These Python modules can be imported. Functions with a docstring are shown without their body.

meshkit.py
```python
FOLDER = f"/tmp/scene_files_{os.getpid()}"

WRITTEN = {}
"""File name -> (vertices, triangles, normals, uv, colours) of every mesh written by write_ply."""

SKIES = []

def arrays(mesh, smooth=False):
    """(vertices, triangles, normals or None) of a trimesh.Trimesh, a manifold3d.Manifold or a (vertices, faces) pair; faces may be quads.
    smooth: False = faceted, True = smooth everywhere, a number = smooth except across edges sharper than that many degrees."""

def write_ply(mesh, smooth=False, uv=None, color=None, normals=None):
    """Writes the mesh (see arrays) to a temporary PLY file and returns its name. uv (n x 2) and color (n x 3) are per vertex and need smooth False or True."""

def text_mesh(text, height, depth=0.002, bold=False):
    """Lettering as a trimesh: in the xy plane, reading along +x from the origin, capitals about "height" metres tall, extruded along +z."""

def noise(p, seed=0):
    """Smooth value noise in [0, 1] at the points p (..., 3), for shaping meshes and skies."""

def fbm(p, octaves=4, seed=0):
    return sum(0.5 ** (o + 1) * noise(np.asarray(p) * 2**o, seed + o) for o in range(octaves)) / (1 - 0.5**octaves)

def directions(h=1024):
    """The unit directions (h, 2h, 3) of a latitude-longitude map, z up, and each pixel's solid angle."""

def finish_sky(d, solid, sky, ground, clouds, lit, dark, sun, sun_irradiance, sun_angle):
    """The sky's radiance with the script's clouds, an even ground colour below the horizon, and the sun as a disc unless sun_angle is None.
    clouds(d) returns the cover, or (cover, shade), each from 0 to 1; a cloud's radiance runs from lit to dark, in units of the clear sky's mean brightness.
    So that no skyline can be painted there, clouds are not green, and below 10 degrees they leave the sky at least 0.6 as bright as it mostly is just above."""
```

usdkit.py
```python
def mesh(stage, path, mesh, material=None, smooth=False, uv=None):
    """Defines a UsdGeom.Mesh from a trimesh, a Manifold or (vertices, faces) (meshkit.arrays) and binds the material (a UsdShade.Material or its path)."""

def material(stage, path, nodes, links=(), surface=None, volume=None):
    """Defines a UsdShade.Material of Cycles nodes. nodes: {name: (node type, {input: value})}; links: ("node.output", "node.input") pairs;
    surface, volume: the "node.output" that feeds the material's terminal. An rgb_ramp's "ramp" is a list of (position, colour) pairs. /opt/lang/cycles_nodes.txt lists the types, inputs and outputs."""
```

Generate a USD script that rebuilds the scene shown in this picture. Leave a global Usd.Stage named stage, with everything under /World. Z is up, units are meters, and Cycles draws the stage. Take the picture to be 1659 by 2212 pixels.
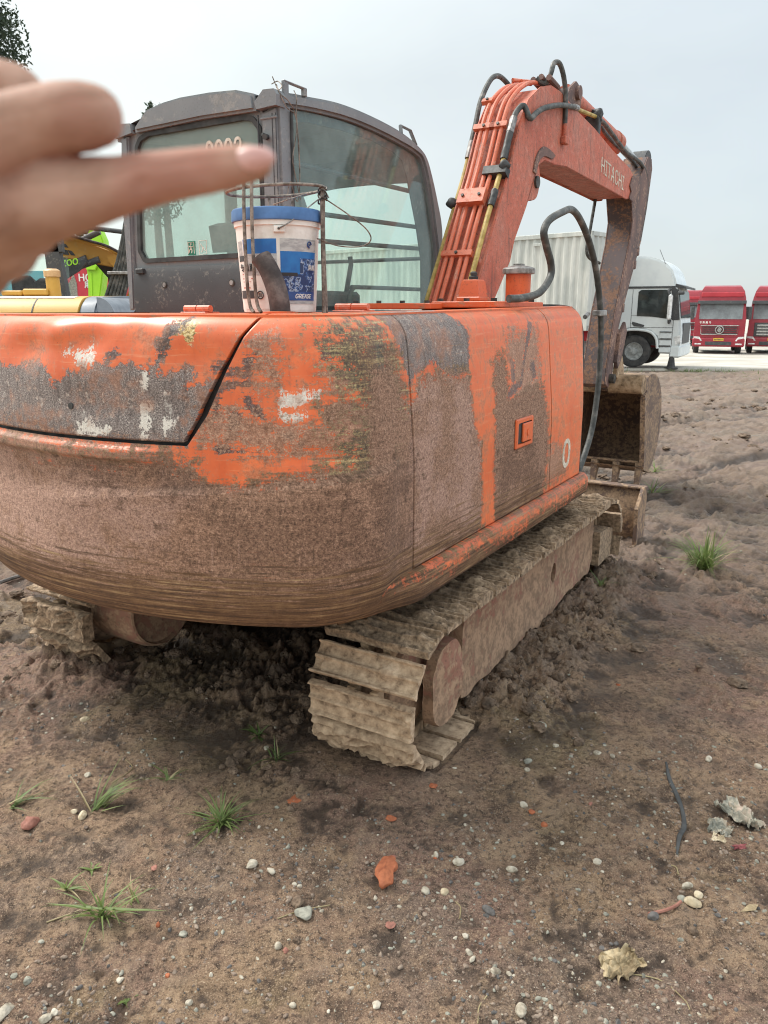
import math, numpy as np, trimesh, usdkit, meshkit
from pxr import Usd, UsdGeom, UsdLux, UsdShade, Sdf, Gf, Vt
import manifold3d as m3
stage = Usd.Stage.CreateInMemory()
UsdGeom.SetStageUpAxis(stage, UsdGeom.Tokens.z); UsdGeom.SetStageMetersPerUnit(stage, 1.0)
UsdGeom.Xform.Define(stage, '/World'); UsdGeom.Scope.Define(stage, '/World/Looks')
PI = math.pi
# ------------------------------------------------------------------ camera, sky, sun, exposure
CAM_H, PITCH, FPX = 1.7, math.radians(14.7), 1662.0
cam = UsdGeom.Camera.Define(stage, '/World/camera')
cam.AddTranslateOp().Set(Gf.Vec3d(0, 0, CAM_H)); cam.AddRotateXOp().Set(90 - 14.7)
cam.CreateFocalLengthAttr(26.0); cam.CreateHorizontalApertureAttr(25.96); cam.CreateVerticalApertureAttr(34.613)
cam.CreateFStopAttr(8.6); cam.CreateFocusDistanceAttr(3.6); cam.CreateClippingRangeAttr(Gf.Vec2f(0.02, 5000))
cam.CreateExposureAttr(1.76)
SUN_EL, SUN_AZ = math.radians(52), math.radians(-60)          # azimuth = atan2(x, y) of the direction towards the sun


class L(str):
    pass


class G:
    """a material's node graph"""
    def __init__(s, name):
        s.name, s.nodes, s.links, s.k = name, {}, [], 0

    def n(s, kind, out, **inp):
        s.k += 1; nm = f'{kind}_{s.k}'; vals = {}
        for a, b in inp.items():
            if isinstance(b, L): s.links.append((str(b), f'{nm}.{a}'))
            else: vals[a] = b
        s.nodes[nm] = (kind, vals)
        return L(f'{nm}.{out}')

    def obj(s): return s.n('texture_coordinate', 'object')
    def pos(s): return s.n('geometry', 'position')
    def mapv(s, v, scale): return s.n('mapping', 'vector', vector=v, scale=scale)
    def noise(s, v, scale, detail=5, rough=.6, dist=0.): return s.n('noise_texture', 'fac', vector=v, scale=scale, detail=detail, roughness=rough, distortion=dist)
    def ramp(s, f, stops): return s.n('rgb_ramp', 'color', fac=f, ramp=stops)
    def bw(s, f, a, b): return s.n('map_range', 'result', value=f, from_min=a, from_max=b, clamp=True, range_type='smoothstep')
    def mix(s, f, a, b): return s.n('mix', 'color', fac=f, color1=a, color2=b)
    def mul(s, a, b): return s.n('math', 'value', math_type='multiply', value1=a, value2=b)
    def add(s, a, b): return s.n('math', 'value', math_type='add', value1=a, value2=b)
    def bump(s, h, strength=.3, distance=.01): return s.n('bump', 'normal', height=h, strength=strength, distance=distance)
    def pbsdf(s, color, rough=.5, **k): return s.n('principled_bsdf', 'BSDF', base_color=color, roughness=rough, **k)
    def done(s, surf): return usdkit.material(stage, f'/World/Looks/{s.name}', s.nodes, s.links, surface=str(surf))


# sky: overcast, physical sky veiled by bright cloud
g = G('sky_look')
skc = g.n('sky_texture', 'color', sky_type='single_scattering', sun_disc=False, sun_elevation=SUN_EL, sun_rotation=SUN_AZ)
dv = g.n('texture_coordinate', 'generated')
cl = g.noise(g.mapv(dv, (1.2, 1.2, 2.6)), 1.6, 5, .5)
cloudc = g.ramp(cl, [(.30, (2.88, 3.04, 3.15)), (.5, (3.28, 3.43, 3.50)), (.7, (3.65, 3.77, 3.78))])
sep = g.n('separate_xyz', 'x', vector=dv); sez = g.n('separate_xyz', 'z', vector=dv)
side = g.bw(sep, .75, -.6)
cloudc = g.n('mix', 'color', mix_type='multiply', fac=1., color1=cloudc, color2=g.ramp(side, [(0., (.77, .85, .93)), (.5, (.95, 1.0, 1.02)), (1., (1.12, 1.17, 1.13))]))
zen = g.n('map_range', 'result', value=sez, from_min=.25, from_max=1., to_min=1., to_max=2.3, clamp=True)
cloudc = g.n('mix', 'color', mix_type='multiply', fac=1., color1=cloudc, color2=g.n('combine_xyz', 'vector', x=zen, y=g.mul(zen, .96), z=g.mul(zen, .905)))
skyc = g.mix(.88, skc, cloudc)
dome = UsdLux.DomeLight.Define(stage, '/World/sky')
UsdShade.MaterialBindingAPI.Apply(dome.GetPrim()).Bind(g.done(g.n('background_shader', 'background', color=skyc, strength=.075)))
dome.GetPrim().SetCustomDataByKey('kind', 'structure')
sun = UsdLux.DistantLight.Define(stage, '/World/sun')
sun.CreateIntensityAttr(.36); sun.CreateAngleAttr(25.0); sun.CreateColorAttr(Gf.Vec3f(1, .96, .9)); sun.CreateNormalizeAttr(True)
sun.AddRotateZOp().Set(-math.degrees(SUN_AZ)); sun.AddRotateXOp().Set(-(90 - math.degrees(SUN_EL)))

# ------------------------------------------------------------------ helpers
names = {}
def numbered(path):
    k = names.get(path, 0); names[path] = k + 1
    return path if k == 0 else f'{path}_{k:03d}'


def tag(prim, label=None, cat=None, group=None, kind=None):
    for k, v in (('label', label), ('category', cat), ('group', group), ('kind', kind)):
        if v: prim.SetCustomDataByKey(k, v)
    return prim


def P(parent): return '/World' if parent is None else str(parent.GetPath())


def thing(name, label=None, cat=None, loc=(0, 0, 0), rotz=0., group=None, parent=None, kind=None):
    x = UsdGeom.Xform.Define(stage, numbered(P(parent) + '/' + name))
    if parent is None:
        x.AddTranslateOp().Set(Gf.Vec3d(*map(float, loc))); x.AddRotateZOp().Set(float(rotz))
    return tag(x.GetPrim(), label, cat, group, kind)


def obj(name, mesh, mat, parent=None, label=None, cat=None, group=None, kind=None, smooth=35, prim=None):
    if isinstance(mesh, (list,)): mesh = cat_(mesh)
    path = numbered(P(parent) + '/' + name)
    if prim:
        v, f, n = meshkit.arrays(mesh, True)
        m = usdkit.mesh(stage, path, (v, f), mat)
        m.CreateNormalsAttr(Vt.Vec3fArray.FromNumpy(n.astype(np.float32))); m.SetNormalsInterpolation('vertex')
        for k, a in prim.items():
            UsdGeom.PrimvarsAPI(m).CreatePrimvar(k, Sdf.ValueTypeNames.Color3fArray, 'vertex').Set(Vt.Vec3fArray.FromNumpy(np.asarray(a, np.float32)))
    else:
        m = usdkit.mesh(stage, path, mesh, mat, smooth=smooth)
    return tag(m.GetPrim(), label, cat, group, kind)


def tm(v, f): return trimesh.Trimesh(np.asarray(v, float), np.asarray(f), process=False)


def cat_(ms):
    vs, fs, o = [], [], 0
    for m in ms:
        if hasattr(m, 'to_mesh'): a = m.to_mesh(); v, f = a.vert_properties[:, :3], a.tri_verts
        else: v, f = m.vertices, m.faces
        vs.append(np.asarray(v, float)); fs.append(np.asarray(f) + o); o += len(v)
    return tm(np.vstack(vs), np.vstack(fs))


def mv(m, d=(0, 0, 0), rz=0., R=None):
    v = np.asarray(m.vertices, float)
    if rz: c, s = math.cos(rz), math.sin(rz); v = v @ np.array([[c, s, 0], [-s, c, 0], [0, 0, 1]])
    if R is not None: v = v @ np.asarray(R).T
    return tm(v + np.asarray(d, float), m.faces)


def box(x0, x1, y0, y1, z0, z1, b=.006):
    b = min(b, (x1 - x0) * .45, (y1 - y0) * .45, (z1 - z0) * .45); pts = []
    for x, sx in ((x0, 1), (x1, -1)):
        for y, sy in ((y0, 1), (y1, -1)):
            for z, sz in ((z0, 1), (z1, -1)):
                pts += [(x + sx * b, y + sy * b, z), (x + sx * b, y, z + sz * b), (x, y + sy * b, z + sz * b)]
    h = m3.Manifold.hull_points(np.array(pts, float)).to_mesh()
    return tm(h.vert_properties[:, :3], h.tri_verts)


def hull(pts):
    h = m3.Manifold.hull_points(np.asarray(pts, float)).to_mesh()
    return tm(h.vert_properties[:, :3], h.tri_verts)


def spline(p, n=10):
    p = np.asarray(p, float); q = np.vstack([2 * p[0] - p[1], p, 2 * p[-1] - p[-2]]); out = []
    for i in range(1, len(q) - 2):
        t = np.linspace(0, 1, n, endpoint=False)[:, None]; a, b, c, d = q[i - 1:i + 3]
        out.append(.5 * (2 * b + (c - a) * t + (2 * a - 5 * b + 4 * c - d) * t ** 2 + (3 * b - a - 3 * c + d) * t ** 3))
    return np.vstack(out + [p[-1:]])


def tube(p, r, n=10, smooth=0, flat=1.0):
    p = spline(p, smooth) if smooth else np.asarray(p, float)
    r = np.broadcast_to(np.asarray(r, float), len(p)) if np.ndim(r) == 0 else np.interp(np.linspace(0, 1, len(p)), np.linspace(0, 1, len(r)), r)
    t = np.gradient(p, axis=0); t /= np.linalg.norm(t, axis=1)[:, None] + 1e-12
    u = np.cross(t[0], [0, 0, 1.]); u = u if np.linalg.norm(u) > .05 else np.cross(t[0], [1., 0, 0])
    v = []; a = np.linspace(0, 2 * PI, n, endpoint=False)
    for i in range(len(p)):
        u = u - t[i] * (u @ t[i]); u /= np.linalg.norm(u); w = np.cross(t[i], u)
        v.append(p[i] + r[i] * (np.cos(a)[:, None] * u + flat * np.sin(a)[:, None] * w))
    k = len(p); v = np.vstack(v + [p[:1], p[-1:]]); f = []
    for i in range(k - 1):
        for j in range(n):
            A, B, C, D = i * n + j, i * n + (j + 1) % n, (i + 1) * n + (j + 1) % n, (i + 1) * n + j
            f += [(A, B, C), (A, C, D)]
    for j in range(n): f += [(k * n, (j + 1) % n, j), (k * n + 1, (k - 1) * n + j, (k - 1) * n + (j + 1) % n)]
    return tm(v, f)


def rod(a, b, r, n=12, r2=None): return tube([a, b], [r, r if r2 is None else r2], n)


def lathe(prof, n=32, loc=(0, 0, 0)):
    """prof: (radius, z) from bottom to top, turned about z"""
    prof = np.asarray(prof, float); a = np.linspace(0, 2 * PI, n, endpoint=False); k = len(prof)
    v = np.concatenate([np.stack([r * np.cos(a), r * np.sin(a), np.full(n, z)], 1) for r, z in prof]); f = []
    for i in range(k - 1):
        for j in range(n):
            A, B, C, D = i * n + j, i * n + (j + 1) % n, (i + 1) * n + (j + 1) % n, (i + 1) * n + j
            f += [(A, B, C), (A, C, D)]
    return tm(v + np.asarray(loc, float), f)


def prism(poly, x0, x1, axis='x', bev=0.):
    """polygon (two other coordinates) pushed along an axis"""
    cs = m3.CrossSection([np.asarray(poly, float)], m3.FillRule.NonZero)
    if bev:
        a = cs.offset(-bev, m3.JoinType.Miter)
        man = m3.Manifold.extrude(a, x1 - x0) + m3.Manifold.extrude(cs, x1 - x0 - 2 * bev).translate((0, 0, bev))
    else: man = m3.Manifold.extrude(cs, x1 - x0)
    h = man.to_mesh(); v = np.array(h.vert_properties[:, :3], float); v[:, 2] += x0; f = np.array(h.tri_verts)
    v = {'x': v[:, [2, 0, 1]], 'y': v[:, [0, 2, 1]], 'z': v}[axis]
    return tm(v, f[:, ::-1] if axis == 'y' else f)


def man(m): return m3.Manifold(m3.Mesh(np.asarray(m.vertices, np.float32), np.asarray(m.faces, np.uint32)))


def lump(p, amp, scale, seed=0, oct=3):
    """push a mesh's points along their normals by noise"""
    v, f, n = meshkit.arrays(p, True)
    d = meshkit.fbm(v * scale + 50, oct, seed) - .5
    return tm(v + n * (d * 2 * amp)[:, None], f)


def grid(fn, us, vs):
    """mesh of fn(u, v) over a grid"""
    U, W = np.meshgrid(us, vs); v = fn(U.ravel(), W.ravel()); a, b = len(us), len(vs)
    i = (np.arange(a - 1)[None] + a * np.arange(b - 1)[:, None]).ravel()
    f = np.vstack([np.stack([i, i + 1, i + a + 1], 1), np.stack([i, i + a + 1, i + a], 1)])
    return tm(v, f), U.ravel(), W.ravel()


def at(u, v, y):
    """world point on the ray through a place of the photograph (1659 x 2212) at forward distance y"""
    x, q = (u - 829.5) / FPX, -(v - 1106) / FPX
    d = np.array([x, math.cos(PITCH) + q * math.sin(PITCH), -math.sin(PITCH) + q * math.cos(PITCH)])
    return np.array([0, 0, CAM_H]) + d * (y / d[1])


def on_ground(u, v, z=0.):
    x, q = (u - 829.5) / FPX, -(v - 1106) / FPX
    d = np.array([x, math.cos(PITCH) + q * math.sin(PITCH), -math.sin(PITCH) + q * math.cos(PITCH)])
    return np.array([0, 0, CAM_H]) + d * ((z - CAM_H) / d[2])


rng = np.random.default_rng(7)
def seg_dist(p, a, b):
    e = b - a; t = np.clip(((p - a) @ e) / (e @ e + 1e-12), 0, 1)
    return np.linalg.norm(p - a - t[:, None] * e, axis=1)


def poly_sd(p, poly):
    """signed distance, positive inside"""
    q = np.asarray(poly, float); d = np.full(len(p), 9.); ins = np.zeros(len(p), bool)
    for i in range(len(q)):
        a, b = q[i], q[(i + 1) % len(q)]; d = np.minimum(d, seg_dist(p, a, b))
        c = ((a[1] > p[:, 1]) != (b[1] > p[:, 1])) & (p[:, 0] < (b[0] - a[0]) * (p[:, 1] - a[1]) / (b[1] - a[1] + 1e-12) + a[0]); ins ^= c
    return np.where(ins, d, -d)

# ------------------------------------------------------------------ materials
def simple(name, stops, scale=8, rough=.6, bump=0., bscale=60, stretch=(1, 1, 1), space='obj', detail=6, bdist=.004, rvar=.12, **k):
    g = G(name); v = g.mapv(g.obj() if space == 'obj' else g.pos(), stretch); f = g.n('map_range', 'result', value=g.noise(v, scale, detail, .66), from_min=.30, from_max=.70, clamp=True)
    c = g.ramp(f, stops); r = g.n('map_range', 'result', value=g.noise(v, scale * 2.3, 4), from_min=.3, from_max=.7, to_min=max(rough - rvar, .04), to_max=min(rough + rvar, 1.))
    if bump: k['normal'] = g.bump(g.noise(v, bscale, 4), bump, bdist)
    return g.done(g.pbsdf(c, r, **k))


def dirty(name, base, dirt, amount=.5, scale=5, rough=.4, base2=None, speck=.0, metallic=0., bump=.15, dscale=90):
    """paint or metal with dirt and wear in patches"""
    g = G(name); o = g.obj(); a = g.noise(o, scale, 9, .72); b = g.n('map_range', 'result', value=g.noise(o, scale * 7, 6, .7), from_min=.3, from_max=.7, clamp=True)
    c = g.mix(g.bw(g.noise(o, scale * .6, 3), .35, .65), base, base2 or base)
    m = g.bw(g.add(a, g.mul(b, .35)), .98 - amount * .42, .86 - amount * .42)
    m = g.n('math', 'value', math_type='subtract', value1=1., value2=m)
    c = g.mix(m, c, g.ramp(b, [(.3, tuple(x * .7 for x in dirt)), (.7, tuple(x * 1.2 for x in dirt))]))
    if speck: c = g.mix(g.mul(g.bw(g.noise(o, dscale, 3, .6), .58, .66), speck), c, (.03, .02, .018))
    r = g.n('mix_float', 'result', fac=m, a=rough, b=.9)
    return g.done(g.pbsdf(c, r, metallic=metallic, normal=g.bump(g.noise(o, dscale, 5), bump, .004)))


ORANGE, ORANGE2, MUD, DRY = (.60, .115, .032), (.52, .095, .03), (.135, .088, .062), (.33, .225, .15)
M = {}
M['boom'] = dirty('boom_paint', (.50, .125, .075), (.40, .175, .135), .42, 3, .5, (.55, .115, .055), .85, dscale=85)
M['orange'] = dirty('orange_paint', ORANGE, (.3, .14, .08), .25, 6, .4, ORANGE2, .3)
g = G('boom_grimy_paint'); o = g.obj()
def ct(f, a=.32, b=.68): return g.n('map_range', 'result', value=f, from_min=a, from_max=b, clamp=True)
b1, b2, b3, b4 = ct(g.noise(o, 3, 8, .7)), ct(g.noise(o, 22, 7, .72)), ct(g.noise(o, 95, 4, .7)), ct(g.noise(g.mapv(o, (34, 34, 4)), 1., 7, .7))
c = g.ramp(b1, [(.1, (.44, .085, .042)), (.5, (.50, .125, .070)), (.9, (.44, .165, .115))]); c = g.mix(g.mul(g.bw(b2, .45, .85), .6), c, (.33, .135, .095)); c = g.mix(g.mul(g.bw(b4, .60, .92), .65), c, (.15, .062, .042)); c = g.mix(g.mul(g.bw(b2, .3, .05), .5), c, (.56, .25, .17)); c = g.mix(g.mul(g.bw(b3, .72, .9), .85), c, (.055, .03, .025))
M['boom'] = g.done(g.pbsdf(c, g.n('mix_float', 'result', fac=b2, a=.42, b=.75), normal=g.bump(b3, .25, .003)))
M['pipe'] = dirty('orange_pipe', (.58, .14, .07), (.46, .20, .14), .35, 9, .45, (.50, .11, .05), .3)
M['arm'] = dirty('arm_paint', (.068, .048, .048), (.17, .092, .060), .55, 5, .6, (.082, .056, .058), .5)
M['armside'] = dirty('arm_side_wear', (.17, .095, .078), (.27, .17, .13), .4, 6, .7, (.09, .058, .055), .6)
M['bucket'] = dirty('bucket_steel', (.13, .080, .060), (.27, .18, .115), .62, 4, .65, (.09, .058, .046), .4)
M['drymud'] = simple('dry_mud', [(.15, (.13, .085, .05)), (.45, (.29, .195, .115)), (.8, (.45, .32, .21))], 14, .92, .8, 70, detail=9)
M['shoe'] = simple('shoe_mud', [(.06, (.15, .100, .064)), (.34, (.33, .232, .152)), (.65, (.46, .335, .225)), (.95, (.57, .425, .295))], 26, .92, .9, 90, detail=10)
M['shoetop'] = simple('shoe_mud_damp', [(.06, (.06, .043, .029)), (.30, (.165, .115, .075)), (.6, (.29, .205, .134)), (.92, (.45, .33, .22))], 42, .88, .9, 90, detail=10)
M['frame'] = dirty('track_frame_paint', (.27, .135, .092), (.29, .185, .118), .78, 3, .8, (.25, .11, .075), .35, bump=.7, dscale=60)
M['cab'] = dirty('cab_grey', (.195, .205, .215), (.22, .222, .218), .35, 4, .5, (.165, .174, .186), .25, dscale=110)
M['cabdark'] = dirty('cab_dark_plastic', (.040, .042, .046), (.12, .118, .11), .30, 7, .6, (.05, .052, .056), .5, dscale=150)
M['black'] = simple('black_rubber', [(.3, (.018, .019, .02)), (.7, (.045, .046, .046))], 14, .55, .2, 80)
M['hose'] = simple('hose_rubber', [(.2, (.030, .032, .031)), (.6, (.066, .068, .064)), (.9, (.16, .15, .14))], 14, .6, .3, 90)
M['yellowhose'] = simple('yellow_hose', [(.3, (.30, .21, .045)), (.7, (.46, .33, .10))], 20, .55, .2, 60)
M['metal'] = simple('worn_metal', [(.3, (.16, .15, .145)), (.7, (.34, .33, .32))], 20, .45, .2, 80, metallic=.6)
M['rust'] = simple('rusty_wire', [(.3, (.10, .075, .06)), (.7, (.26, .215, .18))], 30, .6, .2, 90, metallic=.3)
M['chrome'] = simple('rod_steel', [(.3, (.30, .30, .29)), (.7, (.5, .5, .48))], 20, .3, metallic=.7)
M['exhaust'] = simple('exhaust_steel', [(.25, (.035, .024, .022)), (.6, (.075, .055, .05)), (.8, (.13, .10, .09))], 10, .6, .3, 60, metallic=.3)
M['white'] = simple('white_plastic', [(.25, (.60, .57, .52)), (.6, (.74, .72, .68))], 7, .45)
M['blue'] = simple('blue_print', [(.3, (.012, .10, .32)), (.7, (.02, .17, .44))], 4, .4)
M['navy'] = simple('navy_print', [(.3, (.015, .045, .16)), (.7, (.03, .085, .25))], 9, .4)
M['lid'] = simple('blue_lid', [(.25, (.05, .13, .30)), (.7, (.075, .18, .40))], 9, .5)
M['greyprint'] = simple('grey_print', [(.3, (.30, .30, .30)), (.7, (.44, .44, .43))], 25, .5, stretch=(1, 1, 3))
M['photo'] = simple('picture_print', [(.38, (.012, .03, .10)), (.5, (.05, .12, .30)), (.56, (.35, .42, .52)), (.62, (.02, .04, .10))], 22, .45, detail=3)
M['decal'] = simple('decal_white', [(.35, (.55, .50, .42)), (.6, (.74, .70, .62))], 20, .6)
g = G('decal_worn'); o = g.obj(); M['decalworn'] = g.done(g.pbsdf(g.ramp(g.noise(o, 40, 5), [(.35, (.42, .36, .28)), (.6, (.66, .60, .50))]), .7, alpha=g.bw(g.noise(o, 38, 6, .75), .36, .46)))
M['inkblack'] = simple('ink_black', [(.3, (.02, .02, .022)), (.7, (.04, .04, .042))], 9, .5)
M['inkred'] = simple('ink_red', [(.3, (.45, .10, .08)), (.7, (.5, .16, .12))], 9, .5)
M['green'] = simple('sign_green', [(.3, (.02, .16, .10)), (.7, (.035, .21, .14))], 9, .5)
M['boltdark'] = simple('bolt', [(.3, (.03, .028, .026)), (.7, (.09, .08, .07))], 30, .5, metallic=.5)
M['yellow'] = dirty('yellow_paint', (.56, .33, .07), (.45, .29, .11), .1, 3, .5, (.52, .30, .055), .05)
M['yboom'] = dirty('yellow_boom_paint', (.47, .235, .03), (.34, .2, .06), .3, 2, .5, (.40, .2, .03), .1)
M['greycover'] = simple('grey_cover', [(.3, (.15, .17, .20)), (.7, (.2, .225, .26))], 4, .5)
M['lime'] = simple('lime_paint', [(.3, (.30, .62, .02)), (.7, (.36, .70, .035))], 1.5, .45)
M['red'] = simple('truck_red', [(.3, (.24, .018, .03)), (.7, (.30, .024, .038))], 1.2, .35)
M['redboard'] = simple('red_board', [(.3, (.42, .03, .045)), (.7, (.50, .04, .055))], 1, .5)
M['silver'] = simple('truck_silver', [(.3, (.56, .60, .62)), (.7, (.64, .68, .69))], .8, .35, metallic=.1)
M['boxwhite'] = simple('container_white', [(.3, (.40, .42, .40)), (.55, (.52, .53, .50)), (.75, (.60, .60, .56))], 1.6, .6, stretch=(1, 1, .25), detail=8)
M['tyre'] = simple('tyre', [(.3, (.03, .03, .032)), (.7, (.065, .062, .06))], 6, .8)
M['teal'] = simple('teal_sheet', [(.3, (.07, .26, .32)), (.7, (.09, .31, .37))], 2, .6)
M['lamp'] = simple('lamp_lens', [(.3, (.5, .5, .5)), (.7, (.75, .75, .75))], 9, .15)
M['plateyel'] = simple('plate_yellow', [(.3, (.6, .36, .03)), (.7, (.65, .4, .05))], 9, .5)
M['bark'] = simple('bark', [(.3, (.06, .045, .035)), (.7, (.12, .09, .07))], 9, .9, .5, 30)


def glass(name, tint, film, filmc=(.5, .58, .55), scale=3, rough=.03):
    g = G(name); o = g.obj()
    t = g.n('transparent_bsdf', 'BSDF', color=tint); gl = g.n('glossy_bsdf', 'BSDF', color=(.9, .95, .95), roughness=rough)
    fr = g.n('math', 'value', math_type='multiply_add', value1=g.n('math', 'value', math_type='power', value1=g.n('layer_weight', 'facing', blend=.5), value2=4.5), value2=.8, value3=.03)
    s = g.n('mix_closure', 'closure', fac=fr, closure1=t, closure2=gl)
    nz = g.n('map_range', 'result', value=g.noise(o, scale, 9, .7), from_min=.3, from_max=.75, to_min=film * .35, to_max=film * 2.1)
    return g.done(g.n('mix_closure', 'closure', fac=nz, closure1=s, closure2=g.n('diffuse_bsdf', 'BSDF', color=filmc)))
M['glass'] = glass('cab_glass', (.925, .985, .962), .045)
M['rearglass'] = glass('cab_rear_glass', (.83, .90, .87), .24, (.27, .31, .285))  # milky film: dirt plus sky reflection put into the colour
M['windscreen'] = glass('truck_windscreen', (.30, .34, .35), .30, (.42, .46, .48), 1.2)  # pale diffuse film stands in for the sky reflection
M['truckglass'] = glass('truck_glass', (.14, .18, .18), .1, (.2, .22, .22), 2)


def leafmat(name, a, b, tr=.35):
    g = G(name); c = g.ramp(g.n('object_info', 'random') if False else g.noise(g.pos(), 9, 4), [(.3, a), (.7, b)])
    return g.done(g.n('mix_closure', 'closure', fac=tr, closure1=g.pbsdf(c, .55), closure2=g.n('translucent_bsdf', 'BSDF', color=c)))
M['grass'] = leafmat('grass_blades', (.075, .125, .035), (.21, .27, .085))
M['drygrass'] = leafmat('dry_grass', (.22, .17, .08), (.42, .35, .20), .2)
M['leaf'] = leafmat('tree_leaves', (.022, .040, .022), (.055, .08, .045))

g = G('worn_body_paint')
wa = g.n('attribute', 'color', attribute='wear_a'); wb = g.n('attribute', 'color', attribute='wear_b'); sv = g.n('attribute', 'vector', attribute='surf')
A = [g.n('separate_color', c, color=wa) for c in 'rgb']; B = [g.n('separate_color', c, color=wb) for c in 'rgb']
def ct(f, a=.32, b=.68): return g.n('map_range', 'result', value=f, from_min=a, from_max=b, clamp=True)
nm, nf, nk = ct(g.noise(sv, 24, 9, .72)), ct(g.noise(sv, 210, 4, .75), .3, .7), ct(g.noise(sv, 95, 5, .75))
ns, nvert, nbig = ct(g.noise(g.mapv(sv, (4, 70, 1)), 1., 8, .72)), ct(g.noise(g.mapv(sv, (46, 6, 1)), 1., 8, .7)), ct(g.noise(sv, 6.5, 6, .62))
ns2_ = ct(g.noise(g.mapv(sv, (3, 80, 1)), 1., 9, .75), .34, .66)
def edge(m, *parts, w=.06):
    t = m
    for n_, k in parts: t = g.add(t, g.mul(g.add(n_, -.5), k))
    return g.bw(t, .5 - w, .5 + w)
oc = g.mix(nbig, (.54, .095, .026), (.70, .165, .055))
oc = g.mix(g.mul(g.bw(ns, .62, .9), .45), oc, (.66, .29, .15))
oc = g.mix(g.mul(g.bw(nvert, .6, .95), .5), oc, (.36, .085, .04)); oc = g.mix(g.mul(g.bw(g.add(g.mul(nm, .6), g.mul(nvert, .4)), .55, .8), .5), oc, (.50, .21, .115))
oc = g.mix(g.mul(g.bw(nk, .86, .97), .75), oc, (.10, .04, .025))
c = g.mix(edge(B[2], (nm, 1.2), (ns, .8)), oc, g.ramp(nk, [(.25, (.10, .085, .03)), (.5, (.50, .33, .10)), (.75, (.68, .57, .32))]))
gc = g.ramp(nf, [(.1, (.045, .036, .035)), (.38, (.125, .100, .094)), (.62, (.26, .215, .198)), (.85, (.50, .44, .40))])
gc = g.mix(g.mul(g.bw(nvert, .4, .75), .8), gc, g.ramp(nk, [(.2, (.05, .038, .036)), (.6, (.135, .103, .094)), (.9, (.30, .24, .22))]))
gc = g.mix(g.mul(g.bw(nbig, .5, .8), .6), gc, g.ramp(nf, [(.2, (.13, .09, .08)), (.8, (.42, .33, .30))]))
gm = edge(A[0], (nm, .8), (nbig, .35), (nk, .3)); c = g.mix(gm, c, gc)
c = g.mix(g.mul(edge(g.add(A[0], -1.22), (nm, 1.1), (nvert, .7)), .85), c, g.ramp(nk, [(.4, (.30, .27, .25)), (.8, (.62, .58, .53))]))
scr = g.mul(g.bw(g.noise(g.mapv(sv, (1.6, 190, 1)), 1., 6, .7), .60, .66), g.bw(g.noise(sv, 4.3, 4, .6), .48, .62))
c = g.mix(g.mul(scr, .7), c, g.ramp(nk, [(.2, (.10, .05, .03)), (.55, (.30, .14, .07)), (.85, (.60, .42, .22))]))
dm = g.mul(edge(A[2], (nm, .9), (ns, .8), (nk, .7), w=.12), .93); c = g.mix(dm, c, g.ramp(nk, [(.2, (.022, .020, .022)), (.6, (.06, .05, .05)), (.9, (.24, .20, .18))]))
wm = edge(B[0], (nm, 1.5), (nvert, 1.0), (nk, 1.0)); c = g.mix(wm, c, g.ramp(nf, [(.2, (.50, .46, .41)), (.7, (.68, .64, .58))]))
wc = g.n('attribute', 'color', attribute='wear_c'); C = [g.n('separate_color', c_, color=wc) for c_ in 'rgb']
fm = g.add(g.mul(nf, .42), g.add(g.mul(nk, .40), g.mul(ct(g.noise(sv, 45, 5, .7)), .18)))
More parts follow.
